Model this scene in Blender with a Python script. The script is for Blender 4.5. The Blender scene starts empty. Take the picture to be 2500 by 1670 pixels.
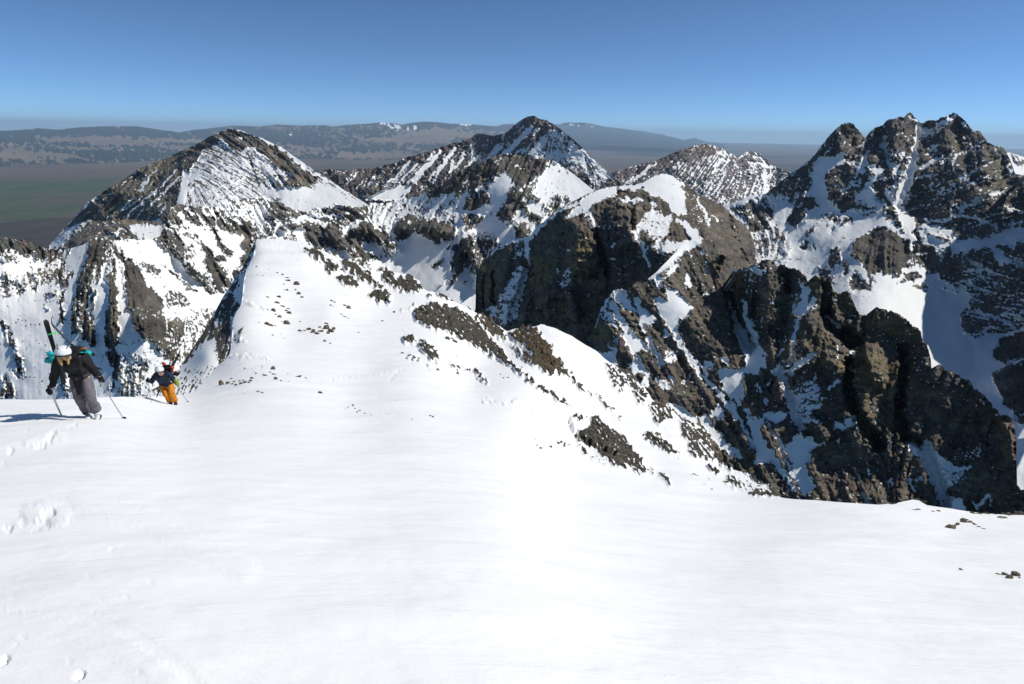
import bpy, bmesh, math, random
import numpy as np
from mathutils import Vector, Matrix, noise as mnoise

# ------------------------------------------------------------------ scene, camera, sky, sun, exposure
scene = bpy.context.scene
col = scene.collection
random.seed(7)
FPX, CX, CY = 1400.0, 1250.0, 835.0          # lens of the photograph, in its own pixels
PITCH, ROLL = math.radians(20.05), math.radians(0.88)
_f = np.array([0, math.cos(PITCH), -math.sin(PITCH)])
_r0 = np.array([1.0, 0, 0]); _u0 = np.array([0, math.sin(PITCH), math.cos(PITCH)])
_r = math.cos(ROLL)*_r0 + math.sin(ROLL)*_u0
_u = -math.sin(ROLL)*_r0 + math.cos(ROLL)*_u0
cam_d = bpy.data.cameras.new('camera'); cam = bpy.data.objects.new('camera', cam_d); col.objects.link(cam)
cam_d.sensor_width = 36.0; cam_d.lens = 36.0*FPX/2500.0
cam_d.clip_start = 0.1; cam_d.clip_end = 600000
cam.matrix_world = Matrix(((_r[0], _u[0], -_f[0], 0), (_r[1], _u[1], -_f[1], 0), (_r[2], _u[2], -_f[2], 0), (0, 0, 0, 1)))
scene.camera = cam

SUN_EL, SUN_AZ = math.radians(47), math.radians(83)      # azimuth clockwise from +Y (view direction)
world = bpy.data.worlds.new('World'); scene.world = world; world.use_nodes = True
wn = world.node_tree; wn.nodes.clear()
wo = wn.nodes.new('ShaderNodeOutputWorld'); wb = wn.nodes.new('ShaderNodeBackground'); sk = wn.nodes.new('ShaderNodeTexSky')
sk.sky_type = 'NISHITA'; sk.sun_disc = False; sk.sun_elevation = SUN_EL; sk.sun_rotation = SUN_AZ
sk.altitude = 8000; sk.air_density = 1.0; sk.dust_density = 0.5; sk.ozone_density = 4.0
wb.inputs['Strength'].default_value = 0.125
tint = wn.nodes.new('ShaderNodeMix'); tint.data_type = 'RGBA'; tint.blend_type = 'MULTIPLY'; tint.inputs[0].default_value = 1.0; tint.inputs[7].default_value = (.80, .95, .97, 1)
wn.links.new(sk.outputs[0], tint.inputs[6]); wn.links.new(tint.outputs[2], wb.inputs[0]); wn.links.new(wb.outputs[0], wo.inputs[0])
sun_d = bpy.data.lights.new('sun', 'SUN'); sun_d.energy = 4.25; sun_d.angle = math.radians(0.53); sun_d.color = (1.0, 0.960, 0.895)
sun = bpy.data.objects.new('sun', sun_d); col.objects.link(sun)
S = Vector((math.cos(SUN_EL)*math.sin(SUN_AZ), math.cos(SUN_EL)*math.cos(SUN_AZ), math.sin(SUN_EL)))
sun.rotation_euler = S.to_track_quat('Z', 'Y').to_euler()
scene.view_settings.view_transform = 'Standard'; scene.view_settings.look = 'None'
scene.view_settings.exposure = 0.0; scene.view_settings.gamma = 1.0; scene.view_settings.use_curve_mapping = False
scene.cycles.max_bounces = 6; scene.cycles.volume_bounces = 1; scene.cycles.use_denoising = True

# ------------------------------------------------------------------ survey helpers: sight line + range -> place
def at(px, py, d):
    """world points lying y = d metres ahead on the sight line (px, py)"""
    px = np.asarray(px, float); py = np.asarray(py, float); d = np.asarray(d, float)
    a = (px-CX)/FPX; b = (CY-py)/FPX
    D = _f + a[..., None]*_r + b[..., None]*_u
    return D*(d/D[..., 1])[..., None]

def project(P):
    P = np.asarray(P, float)
    z = P@_f
    return CX+FPX*(P@_r)/z, CY-FPX*(P@_u)/z

RNG = np.random.default_rng(11)
def fbm(h, w, size, beta=1.8, seed=0, ax=1.0, ang=0.0, cut=None):
    """band-limited fractal noise, unit deviation; size = largest feature in cells"""
    rg = np.random.default_rng(seed)
    H, W = h, w
    n = np.fft.rfft2(rg.standard_normal((H, W)))
    fy = np.fft.fftfreq(H)[:, None]; fx = np.fft.rfftfreq(W)[None, :]
    c, s = math.cos(ang), math.sin(ang)
    u = (fx*c+fy*s)*ax; v = (-fx*s+fy*c)
    f = np.sqrt(u*u+v*v)+1e-9
    f0 = 1.0/size
    amp = (f/f0)**(-beta)*(1-np.exp(-(f/f0)**4))
    if cut: amp *= np.exp(-(f*cut)**2)
    out = np.fft.irfft2(n*amp, s=(H, W))
    return ((out-out.mean())/out.std()).astype(np.float32)

def bil(a, y, x):
    h, w = a.shape[:2]
    y = np.clip(y, 0, h-1.001); x = np.clip(x, 0, w-1.001)
    y0 = y.astype(np.int32); x0 = x.astype(np.int32); fy = (y-y0).astype(np.float32); fx = (x-x0).astype(np.float32)
    if a.ndim == 3: fy = fy[..., None]; fx = fx[..., None]
    return (a[y0, x0]*(1-fx)+a[y0, x0+1]*fx)*(1-fy)+(a[y0+1, x0]*(1-fx)+a[y0+1, x0+1]*fx)*fy

def tps(ctrl, gx, gy, lam=None):
    c = np.array(ctrl, float); X = c[:, 0]/500; Y = c[:, 1]/500; v = c[:, 2]
    def U(r2): return r2*np.log(r2+1e-12)*0.5
    n = len(c)
    K = U((X[:, None]-X)**2+(Y[:, None]-Y)**2)+np.diag(np.full(n, 1e-4) if lam is None else lam)
    P = np.c_[np.ones(n), X, Y]
    A = np.zeros((n+3, n+3)); A[:n, :n] = K; A[:n, n:] = P; A[n:, :n] = P.T
    w = np.linalg.solve(A, np.r_[v, 0, 0, 0])
    qx = gx/500; qy = gy/500
    out = w[n]+w[n+1]*qx+w[n+2]*qy
    for i in range(n): out = out+w[i]*U((qx-X[i])**2+(qy-Y[i])**2)
    return out

RS = 2.0                                       # survey raster: one cell per this many photo pixels
class Raster:
    def __init__(s, x0, y0, x1, y1):
        s.x0, s.y0 = x0, y0
        s.w = int((x1-x0)/RS)+2; s.h = int((y1-y0)/RS)+2
        s.X = (x0+np.arange(s.w)*RS).astype(np.float32); s.Y = (y0+np.arange(s.h)*RS).astype(np.float32)
    def noise(s, size, beta=1.8, seed=0, **k): return fbm(s.h, s.w, size/RS, beta, seed, **k)
    def sample(s, a, px, py): return bil(a, (py-s.y0)/RS, (px-s.x0)/RS)
    def grid(s, fn, step=12):
        gx = np.arange(s.x0-2*step, s.X[-1]+3*step, step); gy = np.arange(s.y0-2*step, s.Y[-1]+3*step, step)
        v = np.asarray(fn(*np.meshgrid(gx, gy)), float)
        def basis(q, n):                       # cubic B-spline: no creases between the surveyed cells
            t = (q-0.0); i = np.clip(np.floor(t).astype(int), 1, n-3); f = t-i
            B = np.zeros((len(q), n)); k = np.arange(len(q))
            for o, wgt in ((-1, (1-f)**3/6), (0, (3*f**3-6*f**2+4)/6), (1, (-3*f**3+3*f**2+3*f+1)/6), (2, f**3/6)): B[k, i+o] += wgt
            return B
        By = basis((s.Y-gy[0])/step, len(gy)); Bx = basis((s.X-gx[0])/step, len(gx))
        if v.ndim == 3: return np.stack([By@v[..., c]@Bx.T for c in range(v.shape[2])], -1).astype(np.float32)
        return (By@v@Bx.T).astype(np.float32)
    def strokes(s, field, strokes):
        """each stroke: (value, halfwidth, [(x,y)...]) or (value, (w0,w1), pts): pushes the field towards rock (+) or snow (-)"""
        for val, wd, pts in strokes:
            w0, w1 = wd if isinstance(wd, tuple) else (wd, wd)
            m = max(w0, w1)*2.2
            xs = [p[0] for p in pts]; ys = [p[1] for p in pts]
            i0 = max(0, int((min(xs)-m-s.x0)/RS)); i1 = min(s.w, int((max(xs)+m-s.x0)/RS)+1)
            j0 = max(0, int((min(ys)-m-s.y0)/RS)); j1 = min(s.h, int((max(ys)+m-s.y0)/RS)+1)
            if i1 <= i0 or j1 <= j0: continue
            X, Y = np.meshgrid(s.X[i0:i1], s.Y[j0:j1])
            X = X+s.wx[j0:j1, i0:i1]; Y = Y+s.wy[j0:j1, i0:i1]
            best = np.full(X.shape, 1e9, np.float32); wloc = np.full(X.shape, w0, np.float32)
            n = max(1, len(pts)-1)
            for k in range(n):
                ax, ay = pts[k]; bx, by = pts[min(k+1, len(pts)-1)]
                dx, dy = bx-ax, by-ay; L = dx*dx+dy*dy+1e-6
                t = np.clip(((X-ax)*dx+(Y-ay)*dy)/L, 0, 1)
                wk = w0+(w1-w0)*((k+t)/n)
                q = np.hypot(X-ax-t*dx, Y-ay-t*dy)/wk
                best = np.minimum(best, q)
            field[j0:j1, i0:i1] += val*np.clip(1.5-best, 0, 1)
        return field
    def polys(s, field, polys, soft=6.0):
        """each polygon: (value, [(x,y)...])"""
        for val, pts in polys:
            m = soft*2+10
            xs = [p[0] for p in pts]; ys = [p[1] for p in pts]
            i0 = max(0, int((min(xs)-m-s.x0)/RS)); i1 = min(s.w, int((max(xs)+m-s.x0)/RS)+1)
            j0 = max(0, int((min(ys)-m-s.y0)/RS)); j1 = min(s.h, int((max(ys)+m-s.y0)/RS)+1)
            if i1 <= i0 or j1 <= j0: continue
            X, Y = np.meshgrid(s.X[i0:i1], s.Y[j0:j1])
            X = X+s.wx[j0:j1, i0:i1]; Y = Y+s.wy[j0:j1, i0:i1]
            ins = np.zeros(X.shape, bool); dist = np.full(X.shape, 1e9, np.float32)
            n = len(pts)
            for k in range(n):
                ax, ay = pts[k]; bx, by = pts[(k+1) % n]
                cond = ((ay > Y) != (by > Y)) & (X < (bx-ax)*(Y-ay)/((by-ay) if by != ay else 1e-9)+ax)
                ins ^= cond
                dx, dy = bx-ax, by-ay; L = dx*dx+dy*dy+1e-6
                t = np.clip(((X-ax)*dx+(Y-ay)*dy)/L, 0, 1)
                dist = np.minimum(dist, np.hypot(X-ax-t*dx, Y-ay-t*dy))
            sd = np.where(ins, dist, -dist)
            field[j0:j1, i0:i1] += val*np.clip(0.5+sd/(2*soft), 0, 1)
        return field
    def warp(s, amp, size, seed):
        s.wx = s.noise(size, 1.6, seed)*amp; s.wy = s.noise(size, 1.6, seed+1)*amp
    def flow(s, ctrl, base=90):
        """orientation field from (x, y, degrees; 0 = along +x, 90 = down the picture)"""
        def fn(gx, gy):
            cs = np.full(gx.shape, math.cos(2*math.radians(base))*1e-3); sn = np.full(gx.shape, math.sin(2*math.radians(base))*1e-3)
            for x, y, a in ctrl:
                w = 1.0/(((gx-x)**2+(gy-y)**2)/1e4+0.05)**1.5
                cs = cs+w*math.cos(2*math.radians(a)); sn = sn+w*math.sin(2*math.radians(a))
            return np.stack([cs, sn], -1)
        v = s.grid(fn, 16)
        a = 0.5*np.arctan2(v[..., 1], v[..., 0])
        s.fa = a
        return a
    def lic(s, size, length, seed, beta=1.0, jitter=0.12):
        """noise combed along the flow: ribs, gullies and drift streaks"""
        N = 18; st = length/RS/N
        n = s.noise(size, beta, seed, cut=2.6*st)
        ang = s.fa+s.noise(60, 1.5, seed+5)*jitter
        c, sn = np.cos(ang), np.sin(ang)
        yy0, xx0 = np.meshgrid(np.arange(s.h, dtype=np.float32), np.arange(s.w, dtype=np.float32), indexing='ij')
        acc = n.copy()
        for sg in (1, -1):
            x, y = xx0.copy(), yy0.copy()
            for k in range(N):
                if k % 3 == 0:
                    ci = bil(c, y, x); si = bil(sn, y, x)
                    x1 = x+ci*sg*st; y1 = y+si*sg*st
                x = x+ci*sg*st; y = y+si*sg*st
                acc += bil(n, y, x)
        return (acc-acc.mean())/acc.std()

def curve(pts, x):
    p = np.array(pts, float)
    return np.interp(x, p[:, 0], p[:, 1])

def mesh_obj(name, verts, faces, mat, parent=None, smooth=True):
    me = bpy.data.meshes.new(name)
    verts = np.asarray(verts, np.float32); faces = np.asarray(faces, np.int32)
    me.vertices.add(len(verts)); me.vertices.foreach_set('co', verts.ravel())
    nf, k = faces.shape
    me.loops.add(nf*k); me.loops.foreach_set('vertex_index', faces.ravel())
    me.polygons.add(nf); me.polygons.foreach_set('loop_start', np.arange(nf, dtype=np.int32)*k)
    try: me.polygons.foreach_set('loop_total', np.full(nf, k, np.int32))
    except Exception: pass
    me.update(calc_edges=True)
    if smooth: me.polygons.foreach_set('use_smooth', np.ones(nf, bool))
    me.materials.append(mat)
    o = bpy.data.objects.new(name, me); col.objects.link(o)
    if parent: o.parent = parent
    return o

def attr(o, name, vals):
    a = o.data.attributes.new(name, 'FLOAT', 'POINT'); a.data.foreach_set('value', np.asarray(vals, np.float32).ravel())

def tag(o, label=None, cat=None, group=None, kind=None):
    if label: o['label'] = label
    if cat: o['category'] = cat
    if group: o['group'] = group
    if kind: o['kind'] = kind
    return o

def terrain(name, mat, R, sil, bot, depth, field, relief, step=2.4, rowstep=2.4, jag=1.5, back=0.5, vertical=False, extra=None, jagfield=None):
    """a hillside through surveyed ranges: crest line 'sil', foot line 'bot', range raster 'depth' (m), relief raster (m towards the viewer,
    or upwards when vertical), rock field raster; the far side of the crest falls away behind"""
    x0, x1 = sil[0][0], sil[-1][0]
    nx = int((x1-x0)/step)+1
    px = np.linspace(x0, x1, nx)
    rg = np.random.default_rng(len(name)*7+nx)
    top = curve(sil, px)
    j = np.convolve(rg.standard_normal(nx+16), np.ones(5)/5, 'same')[8:-8]*1.4+rg.standard_normal(nx)*0.5+np.convolve(rg.standard_normal(nx+32), np.ones(15)/6, 'same')[16:-16]
    if jag:
        fr = R.sample(np.clip(field+0.4, 0, 1), px, top+5)
        top = top+j*jag*fr
    bt = curve(bot, px)
    ylo = float(top.min()); yhi = float(bt.max())
    ny = max(8, int((yhi-ylo)/rowstep))
    Yr = (ylo+(yhi-ylo)*np.linspace(0, 1, ny))[:, None]
    PX = np.broadcast_to(px, (ny, nx))
    PY = np.clip(Yr, top, None)                    # rows above the crest line fold onto it and are dropped below
    live = (Yr > top) & (Yr-2*rowstep < bt)
    PXw = PX
    D = R.sample(depth, PXw, PY); H = R.sample(relief, PXw, PY); F = R.sample(field, PXw, PY)
    if vertical:
        P = at(PX, PY, D); P[..., 2] += H
    else:
        P = at(PX, PY, np.maximum(D-H, D*0.5))
    # far side
    nb = 6
    B = np.zeros((nb, nx, 3)); s = D[0]*back
    for k in range(nb):
        q = ((nb-k)/nb)**1.6
        B[k] = P[0]+np.stack([np.zeros(nx), s*q*0.16, -s*q*0.16], -1)
    P = np.concatenate([B, P], 0); F = np.concatenate([np.repeat(F[:1], nb, 0), F], 0)
    NY = ny+nb
    idx = np.arange(NY*nx).reshape(NY, nx)
    q = np.stack([idx[:-1, :-1], idx[1:, :-1], idx[1:, 1:], idx[:-1, 1:]], -1).reshape(-1, 4)
    lv = np.concatenate([np.zeros((nb, nx), bool), live], 0)
    keep = (lv[:-1, :-1] | lv[1:, :-1] | lv[1:, 1:] | lv[:-1, 1:]); keep[:nb] = True
    q = q[keep.ravel()]
    used = np.zeros(NY*nx, bool); used[q.ravel()] = True; remap = np.cumsum(used)-1
    o = mesh_obj(name, P.reshape(-1, 3)[used], remap[q], mat)
    attr(o, 'rock', F.ravel()[used])
    if extra:
        for k, v in extra.items():
            e = R.sample(v, PXw, PY); e = np.concatenate([np.repeat(e[:1], nb, 0), e], 0); attr(o, k, e.ravel()[used])
    return o

# ------------------------------------------------------------------ materials
def nt(m):
    m.use_nodes = True; t = m.node_tree; t.nodes.clear(); return t
class G:
    """tiny node builder"""
    def __init__(s, m): s.t = nt(m)
    def n(s, typ, ins=None, **props):
        nd = s.t.nodes.new(typ)
        for k, v in props.items(): setattr(nd, k, v)
        for k, v in (ins or {}).items():
            if hasattr(v, 'is_output') or isinstance(v, bpy.types.NodeSocket): s.t.links.new(v, nd.inputs[k])
            else: nd.inputs[k].default_value = v
        return nd
    def math(s, op, a, b=0.0, clamp=False):
        return s.n('ShaderNodeMath', {0: a, 1: b}, operation=op, use_clamp=clamp).outputs[0]
    def mix(s, fac, a, b):
        nd = s.n('ShaderNodeMix', data_type='RGBA')
        for i, v in ((0, fac), (6, a), (7, b)):
            if isinstance(v, bpy.types.NodeSocket): s.t.links.new(v, nd.inputs[i])
            else: nd.inputs[i].default_value = v
        return nd.outputs[2]
    def noise(s, vec, scale, detail=4, rough=0.55, dist=0.0):
        return s.n('ShaderNodeTexNoise', {'Vector': vec, 'Scale': scale, 'Detail': detail, 'Roughness': rough, 'Distortion': dist}).outputs[0]
    def ramp(s, v, lo, hi, a=0.0, b=1.0):
        return s.n('ShaderNodeMapRange', {0: v, 1: lo, 2: hi, 3: a, 4: b}, clamp=True).outputs[0]

def mountain_mat(name, unit, dark=(.09, .086, .08), brown=(.16, .13, .10), lichen=(.2, .17, .06), lich=0.3, snow=(.855, .865, .855), fine=0.55, bump=0.6, brownness=0.5, snowbump=0.1, edge=0.05, pebble=1.15, bed=15, speck_amt=2.2):
    """unit: metres of the finest grain that still shows on this mountain"""
    m = bpy.data.materials.new(name); g = G(m)
    geo = g.n('ShaderNodeNewGeometry'); pos = geo.outputs['Position']
    A = g.n('ShaderNodeAttribute', attribute_name='rock').outputs['Fac']
    led = g.n('ShaderNodeMapping', {'Vector': pos, 'Scale': (.62, .62, 1.7), 'Rotation': (math.radians(-8), math.radians(bed), 0)}).outputs[0]      # ledges lie along the bedding
    n1 = g.noise(led, 1/(unit*26), 10, 0.70, 0.4)
    n2 = g.noise(pos, 1/(unit*40), 4, 0.6)
    sp = g.noise(led, 1/(unit*3.2), 4, 0.7)
    f = g.math('ADD', A, g.math('MULTIPLY', g.math('SUBTRACT', n1, 0.5), fine*13))
    speck = g.math('MULTIPLY', g.ramp(sp, .60, .72), -speck_amt)                     # snow caught on small ledges
    peb = g.math('MULTIPLY', g.ramp(sp, .43, .33), pebble)                         # stones showing through
    f = g.math('ADD', f, g.math('ADD', speck, peb))
    fac = g.ramp(f, -edge, edge)
    # rock colour
    n3 = g.noise(pos, 1/(unit*14), 6, 0.65)
    vor = g.n('ShaderNodeTexVoronoi', {'Vector': pos, 'Scale': 1/(unit*5)}, feature='F1').outputs['Color']
    W = g.n('ShaderNodeAttribute', attribute_name='warm').outputs['Fac']
    c1 = g.mix(g.math('ADD', g.ramp(n2, .35, .65, 0, brownness), g.math('MULTIPLY', W, .6), True), (*dark, 1), (*brown, 1))
    c2 = g.mix(g.math('MULTIPLY', g.math('ADD', g.math('MULTIPLY', g.ramp(n3, .52, .68), lich), W, True), g.ramp(n1, .3, .6)), c1, (*lichen, 1))
    c2 = g.mix(g.ramp(n1, .62, .36, .0, .85), c2, tuple(x*.28 for x in dark)+(1,))
    c2 = g.mix(g.ramp(n1, .58, .75, .0, .55), c2, tuple(min(1, x*1.7) for x in brown)+(1,))
    c3 = g.n('ShaderNodeMix', data_type='RGBA', blend_type='OVERLAY'); g.t.links.new(c2, c3.inputs[6]); g.t.links.new(vor, c3.inputs[7]); c3.inputs[0].default_value = 0.10
    rockc = c3.outputs[2]
    vec = g.n('ShaderNodeMapping', {'Vector': pos, 'Scale': (1, 1, .26), 'Rotation': (math.radians(10), math.radians(bed*.6), 0)}).outputs[0]
    wv = g.n('ShaderNodeVectorMath', {0: vec, 1: g.n('ShaderNodeVectorMath', {0: g.n('ShaderNodeTexNoise', {'Vector': pos, 'Scale': 1/(unit*40), 'Detail': 6}).outputs[1], 3: unit*30}, operation='SCALE').outputs[0]}, operation='ADD').outputs[0]
    va = g.n('ShaderNodeTexVoronoi', {'Vector': wv, 'Scale': 1/(unit*38)}, feature='DISTANCE_TO_EDGE'); vb = g.n('ShaderNodeTexVoronoi', {'Vector': wv, 'Scale': 1/(unit*11)}, feature='DISTANCE_TO_EDGE')
    vc = g.n('ShaderNodeSeparateColor', {0: g.n('ShaderNodeTexVoronoi', {'Vector': wv, 'Scale': 1/(unit*11)}, feature='F1').outputs['Color']}).outputs[0]
    hh = g.math('ADD', g.math('MULTIPLY', g.ramp(va.outputs['Distance'], 0, .2), 2.4), g.math('ADD', g.math('MULTIPLY', g.ramp(vb.outputs['Distance'], 0, .3), .5), g.math('MULTIPLY', vc, .8)))
    b1 = g.n('ShaderNodeBump', {'Height': hh, 'Strength': bump, 'Distance': unit})
    b2 = g.n('ShaderNodeBump', {'Height': n1, 'Strength': bump*.9, 'Distance': unit*6, 'Normal': b1.outputs[0]})
    rockc = g.mix(g.ramp(vb.outputs['Distance'], .05, 0, 0, .45), rockc, tuple(x*.25 for x in dark)+(1,))
    sn = g.n('ShaderNodeBump', {'Height': n2, 'Strength': snowbump, 'Distance': unit*5})
    rk = g.n('ShaderNodeBsdfPrincipled', {'Base Color': rockc, 'Roughness': .85, 'Normal': b2.outputs[0], 'Specular IOR Level': .25})
    nb = g.noise(pos, 1/(unit*18), 3, 0.6)
    snc = g.mix(g.ramp(nb, .3, .7), (snow[0]*.96, snow[1]*.96, snow[2]*.96, 1), (*snow, 1))
    ss = g.n('ShaderNodeBsdfPrincipled', {'Base Color': snc, 'Roughness': .65, 'Normal': sn.outputs[0], 'Specular IOR Level': .2})
    mx = g.n('ShaderNodeMixShader', {0: fac, 1: ss.outputs[0], 2: rk.outputs[0]})
    out = g.n('ShaderNodeOutputMaterial', {0: mx.outputs[0]})
    return m

# ------------------------------------------------------------------ survey sheets (each a frame: origin and scale of one detail sheet)
def sheet(x0, y0, s):
    return lambda *p: [(x0+x/s, y0+y/s) for x, y in p]
Z = 5.8075
a1, a2, a3, a4, a5, a6, a7, a8 = sheet(1400, 580, Z), sheet(1750, 620, Z), sheet(1400, 820, Z), sheet(1750, 860, Z), sheet(2100, 740, Z), sheet(2100, 1000, Z), sheet(1150, 550, Z), sheet(1400, 400, 4.892)
b1, b2, b3, b4, b5, b6 = sheet(0, 560, Z), sheet(300, 480, Z), sheet(0, 780, 4.696), sheet(650, 480, Z), sheet(1000, 360, 4.8396), sheet(900, 480, Z)
d1, d2, d3, d4, d5, d6, d7, d8 = sheet(1740, 440, Z), sheet(1950, 260, Z), sheet(2180, 260, 7.259), sheet(2100, 460, Z), sheet(2150, 680, 6.534), sheet(150, 300, Z), sheet(480, 300, 5.059), sheet(760, 270, 4.8396)
e1, e2, e3, e4, e5, e6, e7, e8 = sheet(1150, 270, Z), sheet(1480, 330, 2.917), sheet(0, 290, 1.917), sheet(650, 280, 1.917), sheet(400, 560, 2.636), sheet(850, 600, 2.636), sheet(1300, 880, 2.0646), sheet(500, 850, 2.0646)

def mountain(name, mat, sil, bot, depth_ctrl, base, polys, strokes, flow, flow_base, label, rough=0.010, rib=0.006, proud=0.004, mott=0.5, comb=0.6,
             comb_size=14, comb_len=60, step=2.4, rowstep=2.4, jag=1.6, warm=(), soft=5, seed=1, wamp=5, groove=(), back=0.5, smooth_snow=0.05, rs=2.0, vein=0.9, msize=20):
    global RS
    RS = rs
    x0, x1 = sil[0][0], sil[-1][0]
    y0 = min(p[1] for p in sil)-12; y1 = max(p[1] for p in bot)+12
    R = Raster(x0-8, y0, x1+8, y1)
    R.warp(wamp, 40, seed)
    depth = np.exp(R.grid(lambda X, Y: tps([(a, b, math.log(c)) for a, b, c in depth_ctrl], X, Y)))
    F = np.full((R.h, R.w), float(base), np.float32)
    R.polys(F, polys, soft); R.strokes(F, strokes)
    R.flow(flow, flow_base)
    L1 = R.lic(comb_size, comb_len, seed+3); L2 = R.lic(comb_size*2.6, comb_len*1.6, seed+4)
    N1 = R.noise(msize, 1.1, seed+6); N5 = 1-2.2*np.abs(R.noise(msize*1.2, 1.5, seed+10)); L3 = R.lic(comb_size*1.2, comb_len*1.3, seed+11); N2 = R.noise(150, 2.5, seed+7); L5 = R.lic(comb_size*6, comb_len*2.2, seed+15); N3 = R.noise(34, 1.7, seed+8)
    N4 = 1-2*np.abs(R.noise(60, 1.9, seed+9))
    w = np.clip(0.5+F*.55, 0, 1); w = w*w*(3-2*w)              # rockiness before the ragged edge is added
    F = F+mott*(0.55*N1+0.35*N5)+comb*(0.5*L1+0.3*L2)
    F = F-vein*1.9*np.clip(1-np.abs(L3)/.16, 0, 1)*np.clip(.9+R.noise(70, 1.5, seed+13)*.8, 0, 1.6)*w      # thin snow on ledges
    w2 = np.clip(0.5+F*.7, 0, 1)
    t = L5*1.7+L2*.35+N3*.08; fl = np.floor(t); fr = np.clip((t-fl)*2.6, 0, 1); T = (fl+fr*fr*(3-2*fr))/1.8      # buttresses and chimneys
    rel = (N2*0.55*(.22+.78*w)+(N3*0.03+N4*0.11)*(smooth_snow+(1-smooth_snow)*w))*rough + (T*.75+L2*.10+L1*0.07)*rib*(0.04+0.96*w) + w*proud*.6
    G_ = np.zeros_like(F)
    if groove: R.strokes(G_, groove)
    rel = (rel+G_)*depth
    W = np.zeros_like(F); R.polys(W, [(1.0, p) for p in warm], 14)
    W *= np.clip(0.7+0.35*R.noise(30, 1.2, seed+12), 0, 1.2)
    o = terrain(name, mat, R, sil, bot, depth, F, rel, step, rowstep, jag, back, extra={'warm': W})
    tag(o, label, kind='structure'); RS = 2.0
    return o, R, depth

# ------------------------------------------------------------------ the plain far below and the far hills
RE = 1e12; ZP = -1720.0
def lonlat_plain():
    az = np.radians(np.linspace(-64, 64, 760)); rr = np.geomspace(2500, 175000, 420)
    A, Rr = np.meshgrid(az, rr)
    X = Rr*np.sin(A); Y = Rr*np.cos(A); Zz = ZP-Rr**2/(2*RE)
    P = np.stack([X, Y, Zz], -1)
    ny, nx = A.shape; idx = np.arange(ny*nx).reshape(ny, nx)
    q = np.stack([idx[:-1, :-1], idx[:-1, 1:], idx[1:, 1:], idx[1:, :-1]], -1).reshape(-1, 4)
    m = bpy.data.materials.new('plain'); g = G(m)
    geo = g.n('ShaderNodeNewGeometry'); pos = geo.outputs['Position']
    grass = g.n('ShaderNodeAttribute', attribute_name='green').outputs['Fac']; fo = g.n('ShaderNodeAttribute', attribute_name='forest').outputs['Fac']
    n1 = g.noise(pos, 1/9000, 6, .6); n2 = g.noise(g.n('ShaderNodeMapping', {'Vector': pos, 'Scale': (.5, 1, 1)}).outputs[0], 1/2600, 8, .65); n3 = g.noise(pos, 1/700, 5, .6)
    c = g.mix(g.ramp(n1, .38, .62), (.085, .066, .054, 1), (.120, .094, .074, 1))
    c = g.mix(g.ramp(n2, .56, .66, 0, .5), c, (.16, .125, .09, 1))
    gm = g.math('ADD', grass, g.math('MULTIPLY', g.math('SUBTRACT', n2, .5), 2.2))
    gc = g.mix(g.ramp(n3, .4, .6), (.028, .064, .022, 1), (.060, .085, .036, 1))
    c = g.mix(g.ramp(gm, .25, .7, 0, .85), c, gc)
    fm = g.math('ADD', fo, g.math('MULTIPLY', g.math('SUBTRACT', n2, .5), 2.5))
    fc = g.mix(g.ramp(n3, .35, .65), (.030, .032, .024, 1), (.060, .052, .040, 1))
    c = g.mix(g.ramp(fm, .4, .55), c, fc)
    b = g.n('ShaderNodeBsdfPrincipled', {'Base Color': c, 'Roughness': .95, 'Specular IOR Level': .1})
    g.n('ShaderNodeOutputMaterial', {0: b.outputs[0]})
    o = mesh_obj('plain', P.reshape(-1, 3), q, m)
    px, py = project(P)
    def blob(pts):
        R = Raster(-400, 300, 2900, 700); R.wx = R.wy = np.zeros((R.h, R.w), np.float32)
        F = np.zeros((R.h, R.w), np.float32); R.polys(F, pts, 6)
        return R.sample(F, np.clip(px, -390, 2880), np.clip(py, 302, 690)).ravel()
    attr(o, 'green', blob([(.75, [(-400, 455), (150, 440), (300, 428), (280, 470), (200, 520), (60, 545), (-400, 540)]), (.35, [(760, 415), (790, 400), (1000, 398), (1000, 440), (760, 440)])]))
    attr(o, 'forest', blob([(1.6, [(-400, 548), (0, 546), (40, 541), (120, 534), (260, 530), (260, 680), (-400, 690)]),
                            (.62, [(-400, 505), (0, 512), (40, 516), (30, 530), (-400, 530)]),
                            (.75, [(1480, 372), (1560, 362), (1640, 368), (1800, 378), (2000, 380), (2000, 392), (1700, 385), (1560, 380)]),
                            (.55, [(1640, 395), (1760, 392), (1980, 398), (1980, 430), (1800, 412)]), (.6, [(1700, 350), (1900, 352), (2000, 362), (1700, 362)])]))
    tag(o, kind='structure')
lonlat_plain()

hm = bpy.data.materials.new('far hills'); g = G(hm)
pos = g.n('ShaderNodeNewGeometry').outputs['Position']
fo = g.n('ShaderNodeAttribute', attribute_name='rock').outputs['Fac']; snf = g.n('ShaderNodeAttribute', attribute_name='warm').outputs['Fac']
n1 = g.noise(g.n('ShaderNodeMapping', {'Vector': pos, 'Scale': (.45, 1, 1)}).outputs[0], 1/7000, 10, .62); n2 = g.noise(pos, 1/6000, 4, .6)
f = g.math('ADD', fo, g.math('MULTIPLY', g.math('SUBTRACT', n1, .5), 3.2))
c = g.mix(g.ramp(f, -.12, .12), g.mix(g.ramp(n2, .4, .6), (.15, .12, .09, 1), (.21, .17, .125, 1)), g.mix(g.ramp(n1, .35, .65), (.012, .020, .022, 1), (.03, .036, .03, 1)))
s_ = g.math('ADD', snf, g.math('MULTIPLY', g.math('SUBTRACT', n1, .5), 1.6))
c = g.mix(g.ramp(s_, .55, .7), c, (.85, .86, .88, 1))
b = g.n('ShaderNodeBsdfPrincipled', {'Base Color': c, 'Roughness': .95, 'Specular IOR Level': .1})
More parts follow.
